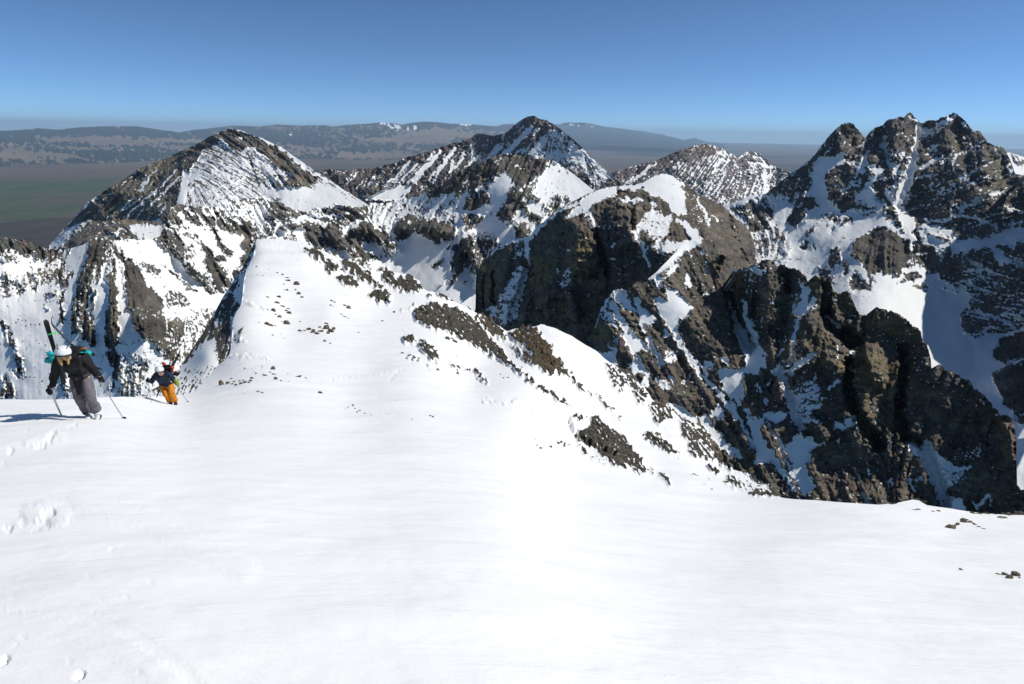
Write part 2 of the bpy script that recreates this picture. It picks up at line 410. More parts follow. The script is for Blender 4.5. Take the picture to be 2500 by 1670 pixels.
g.n('ShaderNodeOutputMaterial', {0: b.outputs[0]})

HS = [(-300, 318), (-60, 318), (0, 319), (40, 318), (92, 313), (142, 317), (172, 313), (238, 309), (326, 308), (368, 313), (402, 319), (437, 323), (475, 317), (520, 312), (567, 307), (632, 309), (678, 304), (728, 307), (797, 306), (815, 309), (848, 305), (900, 302), (930, 299), (965, 302), (980, 304), (1010, 300), (1034, 297), (1064, 298), (1103, 302), (1160, 304), (1210, 309), (1237, 302), (1264, 302), (1300, 303), (1350, 304), (1363, 304), (1382, 299), (1432, 300), (1478, 309), (1520, 314), (1574, 321), (1616, 328), (1650, 336), (1669, 342), (1694, 336), (1726, 346), (1772, 352)]
HB = [(-300, 410), (0, 405), (200, 398), (500, 388), (800, 388), (900, 390), (1100, 390), (1250, 380), (1400, 352), (1480, 352), (1560, 356), (1650, 360), (1772, 362)]
hd = []
for x, yt in HS[::3]:
    yb = float(curve(HB, x))
    def plain_d(px, py):
        D = at(px, py, 1.0); r = np.hypot(D[0], 1.0)
        k = -ZP/(-D[2]) if D[2] < 0 else 1e5
        for _ in range(12):
            k = (-ZP+(k*r)**2/(2*RE))/(-D[2])
        return min(k, 120000)
    db = plain_d(x, yb); db = min(db, 70000)
    hd += [(x, yb, db*1.0), (x, yb*.5+yt*.5, db*1.35), (x, yt, db*1.75)]
hills, _, _ = mountain('hills', hm, HS, HB, hd, 0.62,
    [(-1.6, e3((160, 85), (340, 70), (620, 95), (600, 110), (330, 100), (180, 105))), (-1.3, e3((420, 100), (800, 92), (820, 105), (640, 125), (430, 120))), (-1.2, e3((0, 135), (130, 120), (120, 150), (350, 165), (300, 200), (0, 190))),
     (-1.3, e4((480, 110), (640, 100), (800, 60), (900, 90), (850, 130), (700, 135), (520, 130))), (-1.2, e4((270, 140), (480, 130), (560, 150), (420, 160), (290, 160))), (-1.2, e4((80, 165), (250, 165), (260, 175), (100, 178))),
     (-1.3, e4((300, 190), (560, 160), (700, 150), (760, 165), (520, 200), (400, 205))), (-.8, e4((640, 75), (900, 60), (1050, 80), (900, 105), (740, 100))),
     (1.2, [(1370, 300), (1780, 348), (1780, 362), (1370, 352)]), (1.0, [(0, 318), (440, 318), (400, 330), (150, 335), (0, 335)])],
    [(.9, 5, e4((20, 110), (200, 130), (450, 150))), (.9, 4, e4((290, 175), (500, 160), (640, 158)))],
    [(600, 340, 5)], 3, None, rough=.0022, rib=.0015, proud=0, mott=.5, comb=.7, comb_size=22, comb_len=120, step=4, rowstep=1.6, jag=0.4, seed=401, wamp=4, back=.25,
    warm=[e4((45, 58), (130, 68), (120, 75), (60, 68)), e4((180, 66), (258, 66), (250, 74), (200, 84)), e4((330, 62), (358, 66), (340, 72)), e4((470, 48), (500, 56), (485, 62)), e4((540, 38), (562, 44), (545, 48)),
          e4((560, 52), (610, 56), (580, 62)), e4((590, 68), (650, 72), (630, 82)), e4((640, 56), (700, 66), (680, 72)), e4((700, 76), (760, 82), (700, 84)), e4((800, 36), (950, 48), (900, 54)), e4((930, 50), (960, 58), (940, 60)), e4((1010, 66), (1060, 68), (1040, 76)), e4((1140, 40), (1180, 40), (1170, 48)),
          e1((1290, 180), (1400, 175), (1650, 160), (1700, 195), (1500, 210), (1400, 195)), e1((1700, 200), (1900, 225), (1880, 235))])
hills['kind'] = 'structure'

# ------------------------------------------------------------------ far pyramids
P2m = mountain_mat('rock and snow far', 7.0, dark=(0.130, 0.109, 0.105), brown=(0.210, 0.164, 0.143), lichen=(0.210, 0.179, 0.126), lich=.2, fine=.30, bump=.4, speck_amt=.9, pebble=.9)
mountain('mountain', P2m,
    [(760, 420), (781, 415), (827, 413), (850, 416), (884, 411), (915, 411), (940, 402), (965, 398), (995, 384), (1030, 374), (1057, 365), (1095, 352), (1120, 346), (1152, 336), (1162, 328), (1179, 327), (1205, 331), (1229, 327), (1240, 320), (1256, 304), (1268, 296), (1279, 288), (1288, 283), (1298, 282), (1308, 284), (1318, 291), (1328, 291), (1336, 294), (1350, 302), (1363, 311), (1402, 342), (1440, 380), (1478, 415), (1500, 434), (1528, 451), (1550, 462)],
    [(760, 470), (900, 520), (1150, 520), (1350, 480), (1550, 500)],
    [(760, 415, 4300), (900, 411, 4500), (1057, 365, 4700), (1179, 327, 4900), (1298, 282, 4500), (1402, 342, 4300), (1528, 451, 4100), (1550, 480, 4080), (900, 490, 4300), (1100, 470, 4350), (1250, 400, 4320), (1350, 420, 4240), (1150, 390, 4680), (1450, 480, 4000)],
    0.95,
    [(-1.05, e1((1050, 300), (1200, 250), (1400, 400), (1600, 700), (1680, 860), (1500, 900), (1300, 760), (900, 690), (820, 630), (1000, 450))), (-1.0, e1((1640, 880), (1780, 870), (1950, 950), (1780, 1140))),
     (-3.2, d8((680, 1040), (830, 950), (1000, 900), (1170, 880), (1150, 960), (1060, 1000), (1150, 1050), (900, 1060))), (-.9, e1((1450, 500), (1600, 560), (2050, 950), (1900, 960), (1700, 830)))],
    [(-2.6, 2.6, d8((1170, 600), (1000, 780), (870, 890))), (-2.4, 1.6, d8((1200, 620), (970, 870))), (-2.6, 2.4, d8((1260, 620), (1040, 840))), (-2.4, 1.6, d8((1280, 660), (1080, 850))),
     (-2.6, 3.4, d8((1520, 490), (1300, 700), (1150, 840))), (-2.6, 2.6, d8((1500, 540), (1210, 830))), (-2, 1.3, d8((1330, 740), (1220, 860))), (-2.6, (4, 1.6), d8((1690, 460), (1560, 620), (1470, 730), (1380, 820))),
     (-2.4, 2, d8((1620, 590), (1480, 760), (1430, 870))), (-2.4, 2, d8((1430, 510), (1370, 580))), (-2.4, 2.2, d8((1790, 570), (1640, 730))), (-1.5, 4, d8((1680, 600), (1640, 700))), (-2.2, 2, d8((1820, 480), (1790, 520))),
     (-2.6, 3.4, d8((2210, 410), (2080, 560), (1930, 660))), (-2.4, 2.2, d8((2250, 430), (2090, 580))), (-2.6, 2.6, d8((1990, 540), (1830, 660))), (-1.8, 3, d8((1920, 380), (1900, 430))), (-1.8, 3, d8((1920, 480), (1910, 540))),
     (-2.2, 2.4, d8((570, 720), (510, 780))), (-2, 1.6, d8((600, 830), (540, 920))), (-2, 1.3, d8((740, 790), (680, 890))), (-1.8, 1.2, d8((200, 710), (170, 750))), (-1.8, 1.2, d8((480, 810), (390, 900))),
     (-2.6, 4.5, e1((850, 230), (700, 400), (560, 540), (440, 640))), (-2, 1.8, e1((760, 220), (620, 330))), (-2.2, 2.6, e1((960, 260), (900, 300))), (-2.2, 6, e1((1010, 400), (950, 500), (850, 600))), (-2.2, 3, e1((740, 540), (650, 600))), (-2.2, 3, e1((820, 520), (730, 600))),
     (-2.6, 3, e1((1300, 300), (1440, 460), (1560, 620), (1660, 870))), (-2.2, 1.6, e1((1480, 520), (1760, 730), (2050, 1000))), (-1.8, 1.2, e1((1600, 600), (1900, 860))), (-2, 3, e1((390, 490), (250, 640), (60, 780)))],
    [(800, 430, 118), (1000, 430, 124), (1150, 380, 128), (1250, 340, 128), (1300, 380, 110), (1420, 400, 60), (1480, 440, 45), (1440, 460, 112)], 120,
    'far brown pyramid peak streaked with thin snow gullies, highest of the three beyond the ridge',
    rough=.010, rib=.004, proud=.0015, mott=.42, comb=.7, comb_size=5, comb_len=50, step=1.7, rowstep=1.4, jag=.8, seed=21, wamp=1.5, rs=1.0, soft=4)
mountain('mountain', P2m,
    [(1480, 424), (1501, 419), (1560, 402), (1593, 393), (1620, 384), (1638, 376), (1665, 366), (1688, 357), (1703, 352), (1719, 350), (1735, 354), (1761, 361), (1780, 372), (1799, 382), (1812, 378), (1822, 371), (1830, 369), (1842, 371), (1853, 375), (1875, 392), (1895, 409), (1926, 419), (1960, 430)],
    [(1480, 480), (1700, 540), (1960, 540)],
    [(1480, 424, 6200), (1719, 350, 6800), (1830, 369, 7600), (1895, 409, 7600), (1960, 430, 7200), (1600, 440, 6100), (1750, 420, 6230), (1700, 500, 5760), (1900, 490, 6900), (1960, 540, 6400), (1480, 480, 5900)],
    0.45,
    [(.8, e2((60, 270), (300, 190), (600, 80), (700, 55), (830, 100), (700, 150), (560, 190), (400, 230), (200, 350))), (.9, e2((930, 160), (1020, 115), (1090, 125), (1210, 235), (1000, 180)))],
    [(-2, 4, e2((350, 200), (200, 320))), (-1.6, 2, e2((300, 240), (160, 320))), (-2.2, 2.2, e2((1060, 140), (1180, 240))), (-2.2, 4, e2((1040, 190), (1180, 232))), (-1.8, 3, e2((780, 90), (820, 130))), (-1.8, 1.8, e2((1020, 120), (950, 160))),
     (-1.2, 4, e2((820, 170), (760, 260))), (-1.2, 5, e2((1130, 250), (1130, 400)))],
    [(1550, 420, 130), (1650, 400, 132), (1750, 440, 124), (1850, 460, 110), (1840, 385, 40)], 122,
    'small far snow-striped peak left of the dark twin summits', rough=.010, rib=.0045, proud=.0015, mott=.65, comb=1.0, comb_size=6, comb_len=30, step=1.8, rowstep=1.4, jag=.7, seed=31, wamp=2, rs=1.0, soft=4)

P1m = mountain_mat('rock and snow pyramid', 3.6, dark=(0.126, 0.116, 0.101), brown=(0.231, 0.193, 0.143), lichen=(0.273, 0.231, 0.126), lich=.3, fine=.40, bump=.5, speck_amt=1.4, bed=24)
mountain('mountain', P1m,
    [(120, 600), (149, 566), (169, 545), (192, 518), (215, 491), (236, 480), (268, 457), (307, 434), (345, 411), (383, 394), (402, 388), (433, 373), (479, 353), (510, 334), (530, 325), (548, 316), (563, 313), (586, 319), (615, 329), (644, 340), (668, 351), (690, 361), (713, 378), (736, 394), (767, 415), (785, 427), (801, 436), (843, 465), (870, 482), (897, 499), (927, 514), (960, 520)],
    [(120, 660), (400, 640), (700, 600), (960, 580)],
    [(120, 600, 2700), (215, 491, 2750), (402, 388, 2900), (563, 313, 2800), (690, 361, 2750), (801, 436, 2550), (960, 520, 2300), (300, 560, 2480), (430, 480, 2410), (520, 420, 2570), (600, 480, 2427), (700, 480, 2400), (750, 520, 2320), (850, 520, 2330), (500, 600, 2140), (700, 600, 2140), (120, 660, 2400)],
    -0.25,
    [(2.0, d7((0, 260), (380, 80), (450, 70), (820, 190), (1000, 290), (1300, 540), (1550, 660), (1500, 700), (1380, 800), (1200, 640), (1000, 560), (850, 400), (700, 300), (600, 340), (430, 310), (300, 240), (200, 240), (0, 470))),
     (1.9, d6((0, 1500), (150, 1400), (700, 860), (1100, 620), (1480, 490), (1930, 280), (2323, 90), (2200, 260), (1850, 600), (1680, 1130), (1480, 1380), (300, 1400))),
     (.05, d7((200, 270), (600, 360), (850, 450), (1050, 640), (950, 820), (500, 900), (100, 560))), (.9, d7((950, 650), (1200, 640), (1500, 720), (1350, 780), (1150, 830), (950, 790))),
     (-2.6, d7((950, 830), (1300, 810), (1390, 770), (1400, 850), (1230, 940), (1050, 930), (850, 860))),
     (-1.3, d7((1400, 850), (1560, 720), (1700, 800), (1950, 950), (2170, 1030), (1900, 1050), (1700, 1000), (1300, 1110), (1000, 980), (1100, 930), (1240, 940)))],
    [(-3.4, 2.8, d7((440, 68), (620, 130), (820, 200), (980, 270))), (-2.6, 1.6, d7((1020, 300), (1150, 400))), (-3.2, (3, 5), d7((1160, 410), (1260, 480), (1330, 540))), (-3, 2.4, d7((1340, 560), (1430, 620), (1540, 650))),
     (-2.8, 2.4, d6((1350, 650), (1250, 780), (1110, 960))), (-2.6, 3.4, d6((1200, 840), (1100, 960))), (-2, 1.2, d6((1220, 720), (1080, 860))), (-3, 2.2, d6((1640, 670), (1300, 1000), (900, 1350))), (-3, 3, d6((1740, 690), (1620, 830), (1300, 1130), (1220, 1220))),
     (-3.2, (5, 7), d6((1770, 740), (1720, 950), (1680, 1120))), (-2.4, 1.6, d6((1160, 1030), (850, 1260))), (-2.2, 1.3, d6((1020, 1060), (860, 1220))), (-2.8, 2.8, d6((2060, 380), (1960, 490), (1870, 590))), (-2.2, 1.3, d6((700, 1000), (610, 1090))),
     (-2, 1.2, d6((830, 860), (760, 890))), (-2.2, 1.6, d6((1160, 1240), (1080, 1310))), (-2.2, 1.6, d6((1410, 1150), (1220, 1370))), (-2.2, 3, d6((1470, 1160), (1380, 1300))), (-2.4, 2, d6((750, 1290), (640, 1370))), (-2, 1.2, d6((1030, 770), (980, 810))), (-2, 1.4, d6((510, 1050), (450, 1120))),
     (-1.8, 4, d7((500, 200), (550, 190))), (-1.8, 4, d7((600, 330), (660, 300))), (-1.8, 3, d7((260, 160), (300, 220), (400, 290))), (1.2, 2, d7((640, 380), (700, 560), (760, 760))), (-1.8, 3, d7((970, 360), (1010, 370)))],
    [(250, 500, 136), (350, 470, 133), (430, 420, 132), (520, 400, 25), (600, 440, 28), (540, 500, 50), (680, 430, 50), (700, 500, 100), (800, 480, 32), (860, 500, 40), (480, 530, 75), (600, 350, 35)], 40,
    'brown pyramid mountain with a snow-mottled face at the left', rough=.011, rib=.004, proud=.002, mott=.62, comb=1.15, comb_size=5, comb_len=24, step=1.8, rowstep=1.6, jag=.9, seed=41, wamp=2, rs=1.0, soft=4,
    warm=[d6((1300, 620), (1480, 500), (1900, 290), (1500, 560), (1300, 700)), d6((500, 1380), (900, 1100), (1300, 700), (1500, 640), (1000, 1200), (600, 1400))])
mountain('spur', P1m,
    [(110, 640), (146, 606), (165, 576), (192, 549), (215, 537), (240, 538), (261, 541), (280, 540), (303, 534), (350, 539), (406, 543), (440, 548)], [(110, 700), (440, 680)],
    [(110, 640, 1500), (215, 537, 1600), (406, 543, 1500), (250, 620, 1250), (440, 600, 1250), (110, 700, 1300), (440, 680, 1100)], .75,
    [(-1.6, b2((130, 400), (500, 420), (560, 430), (520, 560), (400, 600), (150, 560), (120, 450)))],
    [(1.6, 2, b2((0, 330), (300, 350), (610, 380))), (-2.6, 1.6, b1((1010, 60), (900, 200))), (-1.6, 1.5, b1((1690, 20), (1600, 130)))],
    [(200, 570, 128), (300, 570, 35), (380, 580, 100)], 120, 'low brown spur in front of the left pyramid mountain', rough=.012, rib=.006, mott=.55, comb=.8, comb_size=7, comb_len=22, step=2.2, rowstep=2.2, seed=51, wamp=2, warm=[b2((0, 320), (620, 360), (600, 400), (0, 370))])

# ------------------------------------------------------------------ the long cirque: left bowl, jagged ridge and middle peak
Cm = mountain_mat('rock and snow cirque', 1.6, dark=(0.109, 0.103, 0.090), brown=(0.221, 0.185, 0.139), lichen=(0.252, 0.221, 0.126), lich=.25, fine=.42, bump=.7)
mountain('cirque', Cm,
    [(-300, 560), (-60, 572), (0, 579), (33, 586), (60, 588), (76, 593), (99, 603), (120, 609), (133, 609), (150, 610), (172, 606), (199, 599), (215, 590), (232, 579), (250, 581), (275, 586), (300, 586), (315, 583), (345, 586), (371, 583), (388, 580), (395, 566), (401, 560), (406, 540), (414, 518), (421, 506), (431, 498), (456, 499), (475, 503), (498, 505), (525, 506), (544, 503), (555, 497), (567, 490), (590, 486), (613, 484), (635, 481), (652, 476), (664, 481), (675, 488), (701, 503), (715, 512), (740, 515), (752, 513), (768, 508), (776, 506), (782, 509), (800, 505), (824, 500), (845, 502), (865, 505), (880, 505), (900, 503), (903, 496), (915, 495), (940, 497), (965, 491), (990, 484), (1018, 480), (1032, 471), (1049, 465), (1066, 459), (1083, 449), (1093, 441), (1106, 430), (1110, 424), (1125, 420), (1133, 413), (1140, 406), (1156, 403), (1176, 396), (1196, 388), (1210, 380), (1225, 380), (1238, 377), (1260, 378), (1280, 382), (1294, 386), (1318, 389), (1340, 388), (1350, 392), (1363, 399), (1402, 426), (1430, 449), (1454, 468), (1480, 484), (1620, 520)],
    [(-300, 1000), (300, 1010), (420, 960), (600, 760), (900, 780), (1250, 860), (1620, 800)],
    [(-300, 560, 1000), (-300, 1000, 740), (0, 579, 900), (133, 608, 950), (232, 579, 930), (371, 583, 1000), (431, 498, 1180), (544, 503, 1350), (652, 476, 1500), (740, 515, 1500), (824, 501, 1550), (915, 495, 1650), (1018, 480, 1650), (1106, 430, 1620), (1210, 380, 1600), (1340, 388, 1620), (1454, 468, 1500), (1620, 520, 1350),
     (0, 680, 830), (0, 850, 725), (100, 900, 690), (200, 700, 800), (250, 850, 690), (300, 960, 640), (300, 700, 790), (370, 780, 720), (430, 700, 980), (470, 620, 1060), (430, 600, 1072), (550, 600, 1233), (560, 700, 1127), (650, 560, 1388), (680, 620, 1310), (800, 600, 1412), (850, 660, 1338), (950, 700, 1340), (1000, 560, 1531), (1000, 620, 1445), (1080, 720, 1237), (1100, 600, 1378), (1170, 560, 1435), (1170, 680, 1282), (1250, 470, 1466), (1280, 540, 1373), (1370, 480, 1478), (1250, 600, 1294), (1250, 860, 1032), (1400, 600, 1294), (1620, 800, 1000), (600, 760, 1068)],
    0.05,
    [(-1.2, [(-300, 620), (0, 620), (150, 615), (250, 590), (380, 590), (470, 720), (440, 900), (400, 1010), (-300, 1010)]),
     (2.9, b1((-400, 60), (0, 130), (300, 160), (560, 240), (700, 310), (980, 310), (800, 420), (690, 530), (640, 420), (500, 450), (480, 320), (400, 400), (330, 390), (260, 320), (150, 250), (0, 300), (-400, 300))),
     (1.7, b1((0, 340), (150, 350), (330, 450), (100, 470), (0, 450))),
     (2.2, b1((1280, 150), (1600, 170), (1820, 300), (1800, 380), (2300, 560), (2323, 650), (2100, 580), (1850, 480), (1640, 440), (1500, 430), (1400, 540), (1300, 500), (1230, 300))),
     (2.7, b1((1770, 500), (2000, 560), (2050, 800), (2200, 850), (2323, 1050), (2323, 1568), (1980, 1500), (1850, 1250), (1830, 950), (1770, 780))),
     (2.2, b2((0, 900), (200, 980), (280, 1150), (420, 1300), (520, 1400), (560, 1568), (60, 1568), (30, 1200))), (2.0, b2((620, 1300), (830, 1320), (1000, 1540), (600, 1568))),
     (2.2, b3((1520, 0), (2150, 0), (2120, 180), (2050, 330), (2000, 470), (1900, 430), (1750, 280), (1600, 190))), (1.25, b3((1150, 380), (1550, 380), (1700, 500), (1650, 720), (1600, 900), (1380, 900), (1350, 600))), (.6, b3((1600, 350), (2150, 400), (2050, 600), (1700, 900), (1600, 600))),
     (-2.8, b2((260, 610), (440, 640), (650, 780), (760, 900), (860, 1000), (900, 1100), (1050, 1200), (1150, 1380), (1400, 1400), (1500, 1330), (1380, 1568), (1000, 1568), (900, 1400), (750, 1260), (600, 1130), (480, 1000), (330, 880))),
     (1.4, b2((560, 300), (760, 120), (1100, 160), (1300, 200), (1700, 300), (1900, 420), (1800, 560), (1700, 560), (1500, 480), (1300, 420), (1000, 400), (800, 330), (760, 500), (860, 700), (900, 950), (1150, 1130), (1290, 1340), (1100, 1250), (900, 1080), (760, 900), (600, 700), (480, 620), (520, 560))),
     (-2.4, b2((780, 430), (870, 560), (1000, 650), (1120, 700), (1180, 900), (1200, 1080), (1050, 1000), (950, 860), (900, 760), (850, 620))), (-2.2, b2((1000, 470), (1250, 520), (1330, 620), (1400, 800), (1300, 820), (1150, 680), (1050, 560))),
     (-2.0, b2((1380, 500), (1700, 560), (1720, 750), (1700, 900), (1620, 1000), (1500, 950), (1400, 700))), (-1.4, b2((1330, 900), (1600, 950), (1560, 1250), (1450, 1350))),
     (1.8, b4((880, 430), (1000, 430), (1200, 700), (1220, 800), (1140, 800), (1000, 700), (760, 720), (570, 620), (560, 430))), (2.0, b4((1310, 370), (1500, 370), (1700, 500), (1860, 780), (1750, 700), (1620, 600), (1560, 680), (1430, 680), (1340, 640), (1250, 500))),
     (.9, b4((0, 100), (400, 150), (500, 220), (700, 190), (1000, 120), (1450, 150), (1500, 300), (1300, 330), (1000, 420), (560, 430), (0, 540))),
     (-2.4, b4((870, 760), (1130, 800), (1240, 870), (1480, 880), (1550, 1060), (1750, 1100), (2323, 1250), (2323, 960), (2323, 620), (2150, 500), (1900, 680), (1850, 790), (1700, 860), (1450, 900), (1300, 860), (1100, 860))),
     (2.6, b6((400, 360), (560, 240), (700, 330), (870, 330), (1100, 380), (1200, 450), (1200, 600), (1080, 640), (1030, 560), (1000, 660), (850, 590), (820, 560), (780, 610), (680, 540), (640, 490), (600, 590), (480, 650), (350, 480))),
     (-2.3, b6((640, 500), (780, 620), (1000, 670), (1180, 640), (1060, 740), (1200, 850), (1150, 1000), (1200, 1200), (1350, 1000), (1430, 1000), (1530, 1130), (1530, 1568), (700, 1500), (400, 1250), (300, 1000), (440, 700))),
     (2.2, b6((1230, 700), (1440, 560), (1480, 800), (1440, 1000), (1530, 1130), (1430, 1130), (1350, 950), (1290, 1020), (1200, 1020), (1150, 960))), (1.1, b6((1440, 560), (1850, 660), (1700, 800), (1530, 1100), (1440, 1000))),
     (-2.2, b6((1700, 280), (1840, 320), (1950, 450), (2080, 450), (2060, 600), (1860, 660), (1800, 520), (1620, 480), (1480, 480))), (2.4, b6((1860, 180), (1980, 130), (2130, 220), (1980, 340), (1860, 290))), (2.6, b6((2090, 420), (2200, 380), (2300, 500), (2190, 560), (2080, 530))),
     (1.3, b6((1300, 300), (1480, 230), (1640, 230), (1600, 400), (1440, 460), (1330, 420))), (-1.6, b6((2080, 200), (2323, 180), (2250, 380), (2100, 380))),
     (2.3, b5((1100, 100), (1300, 90), (1520, 130), (1680, 140), (1690, 180), (1400, 400), (1240, 480), (1250, 430), (1160, 340), (1100, 320), (1060, 330), (900, 470), (650, 560), (450, 560), (200, 560), (530, 310), (700, 230))),
     (-1.2, b5((1690, 170), (1860, 380), (1890, 660), (1750, 660), (1600, 800), (1400, 800), (1420, 640), (1520, 560), (1480, 420))), (-2.8, b5((1700, 150), (1850, 240), (2250, 540), (2000, 700), (1890, 690), (1870, 390))),
     (1.9, b5((620, 650), (850, 500), (950, 580), (930, 700), (750, 760), (600, 720))), (1.5, b5((1100, 620), (1220, 480), (1340, 560), (1380, 730), (1260, 730), (1200, 660)))],
    [(1.8, (12, 8), b1((890, 480), (850, 640), (870, 780))), (1.8, 5, b1((1010, 620), (930, 760))), (2.8, (4, 6), b1((940, 800), (870, 1060), (880, 1290))), (2.9, (15, 7), b1((1350, 300), (1200, 600), (1120, 850), (1060, 1150), (1060, 1460))),
     (2.7, (10, 7), b1((1270, 650), (1240, 900), (1170, 1150), (1200, 1300), (1200, 1568))), (2.6, 6, b1((1450, 450), (1380, 600), (1400, 700))), (2.6, (3, 10), b1((1350, 880), (1300, 1100), (1300, 1250), (1270, 1450), (1300, 1568))),
     (3.6, (8, 12), b1((1610, 460), (1590, 600), (1560, 750), (1600, 850), (1600, 1000), (1580, 1200), (1590, 1400), (1570, 1568))), (2.4, 6, b1((1640, 830), (1660, 900))), (2.4, 5, b1((1600, 1010), (1660, 1020))), (2.4, 5, b1((1600, 1210), (1690, 1170))), (2.4, 5, b1((1600, 1290), (1650, 1290))), (2.4, 6, b1((1600, 1400), (1660, 1420))),
     (3.2, (13, 8), b3((1280, 0), (1270, 200), (1290, 380), (1330, 520))), (1.8, 6, b3((1350, 540), (1280, 800))), (2.4, 9, b3((1090, 120), (1060, 280))), (2.0, 3, b3((1330, 270), (1350, 280))),
     (1.9, 10, b3((30, 50), (150, 300))), (1.8, 8, b3((180, 400), (270, 640))), (2.2, 12, b3((50, 700), (130, 850))), (2.2, 12, b3((-60, 860), (30, 860))), (1.6, 4, b3((170, 590), (190, 680))), (2.4, 4, b3((830, 0), (860, 140))), (2, 3, b3((940, 140), (960, 260))), (1.4, 10, b3((700, 650), (780, 850))),
     (1.6, 14, b1((60, 700), (100, 900))), (1.5, 10, b1((220, 740), (300, 880))), (1.3, 20, b1((450, 680), (700, 680))), (1.6, 4, b1((480, 820), (500, 870))), (1.4, 9, b1((650, 940), (760, 900))), (2.6, 3, b1((650, 1100), (680, 1110))),
     (-2.0, 11, b1((1590, 440), (1480, 650), (1420, 900), (1400, 1200), (1420, 1568))), (-2.0, 8, b1((1720, 520), (1700, 750), (1740, 1000), (1780, 1250), (1850, 1500))), (-1.6, 9, b1((1200, 480), (1050, 750), (970, 1000), (960, 1200))), (-1.5, 8, b1((1050, 300), (1200, 250), (1180, 380))), (-1.6, 9, b1((1650, 200), (1850, 350), (1950, 450))), (-1.8, 7, b1((2050, 550), (2080, 700), (2300, 900))),
     (4.2, (2.5, 4), b2((540, 950), (680, 1060), (900, 1240), (1050, 1350))), (3, 5, b2((680, 1060), (780, 1150))),
     (3.6, 8, b2((1360, 620), (1430, 720), (1530, 800))), (3.2, 9, b2((1790, 560), (1740, 680), (1800, 790))), (3, 5, b2((1700, 850), (1770, 880))), (3, 6, b2((1690, 920), (1740, 940))), (3.2, 5, b2((1150, 720), (1290, 850), (1450, 900))), (3, 15, b2((1230, 960), (1350, 1050), (1430, 1200))), (3, 4, b2((1180, 1330), (1260, 1370))), (3, 6, b2((1320, 1220), (1400, 1370))), (3, 6, b2((1600, 1060), (1590, 1130))), (3, 6, b2((1480, 1230), (1540, 1240))),
     (2.4, 4, b2((1060, 560), (1140, 680))), (2.2, 10, b2((920, 680), (1000, 800))), (2.6, 4, b2((1290, 480), (1340, 600))),
     (-3, 4, b2((790, 260), (880, 340), (1000, 450))), (-2.6, 3, b2((1040, 280), (1200, 430))), (-2.8, 3.5, b2((1250, 200), (1310, 320), (1380, 470))), (-2.4, 3, b2((1490, 250), (1700, 400))), (-2.2, 2.5, b2((1560, 230), (1760, 340))), (-2.4, 4, b2((910, 170), (980, 230))), (-2.2, 5, b2((1170, 200), (1230, 260))), (-2, 3, b2((690, 370), (760, 440))), (-2, 2.5, b2((640, 460), (740, 520))),
     (-2.4, 6, b4((220, 370), (150, 440), (200, 560))), (-2, 4, b4((280, 420), (330, 470))), (-2.4, 9, b4((480, 510), (560, 620))), (-1.8, 4, b4((500, 300), (700, 350), (850, 400))), (-2.6, 5, b4((1340, 320), (1200, 420), (1100, 530))), (-1.8, 6, b4((350, 280), (480, 350))), (-1.4, 4, b4((700, 250), (900, 300))), (-2.2, 4, b4((840, 520), (860, 560))), (-1.8, 4, b4((950, 280), (1000, 290))),
     (-2.6, 10, b4((1400, 670), (1560, 760))), (-3, 4, b4((1760, 450), (1790, 640))), (-2.4, 3, b4((1540, 420), (1640, 490))), (2.2, 10, b4((1180, 540), (1300, 700), (1400, 840))), (2.4, 4, b4((1230, 820), (1250, 860))), (1.8, 8, b4((1420, 850), (1520, 860))),
     (-2.2, 3, b6((280, 110), (140, 400))), (-2.2, 3.4, b6((420, 100), (320, 260), (250, 390))), (-2.2, 3.4, b6((690, 20), (540, 220), (350, 390))), (-1.8, 2, b6((560, 100), (430, 300))), (-2.2, 3, b6((130, 180), (80, 330))), (-1.6, 2, b6((850, 0), (700, 180))),
     (2.6, 7, b6((560, 790), (660, 870))), (4.2, 7, b6((920, 990), (1030, 920))), (4.2, (7, 3.5), b6((1290, 1020), (1240, 1130), (1150, 1230))), (3.6, 4, b6((1350, 1230), (1400, 1200))), (2.8, 8, b6((600, 1080), (660, 1030))), (3, 3.4, b6((1020, 1260), (1050, 1240))), (2.8, 3, b6((740, 1160), (745, 1175))), (2.6, 8, b6((170, 1020), (230, 1000))), (2, 7, b6((350, 870), (330, 970))), (1.8, 8, b6((30, 830), (90, 860))),
     (-2.8, (4, 6), b6((1340, 0), (1290, 200), (1290, 430), (1230, 620))), (-2.6, (8, 6), b6((1930, 0), (1800, 110), (1700, 190), (1560, 230), (1340, 190))), (-2, 5, b6((1090, 100), (1160, 200))), (-1.8, 4, b6((980, 120), (850, 280))), (-2.2, 4, b6((560, 350), (600, 420))), (-2.2, 4, b6((1330, 560), (1390, 520))),
     (-2.6, 4, b5((680, 400), (600, 500), (400, 620), (230, 780))), (-3.2, (10, 7), b5((1110, 330), (1130, 480), (1060, 600), (950, 700), (800, 760))), (-2.2, 5, b5((1160, 360), (1210, 440))), (-1.6, 10, b5((1000, 400), (1000, 560))), (2.2, 7, b5((1700, 610), (1870, 620))), (1.6, 8, b5((1350, 500), (1500, 620))), (-2.2, 4, b5((1250, 230), (1320, 250))), (2.4, 2.4, b5((1710, 160), (1900, 320))),
     (-2, 5, b5((820, 480), (900, 420))), (-2, 4, b5((830, 480), (820, 560))), (-2.2, 5, b5((1070, 130), (1040, 200))), (2.4, 9, b5((1400, 780), (1500, 850))), (1.8, 8, b5((1620, 700), (1720, 690))), (-2, 6, b5((700, 500), (600, 620), (590, 700)))],
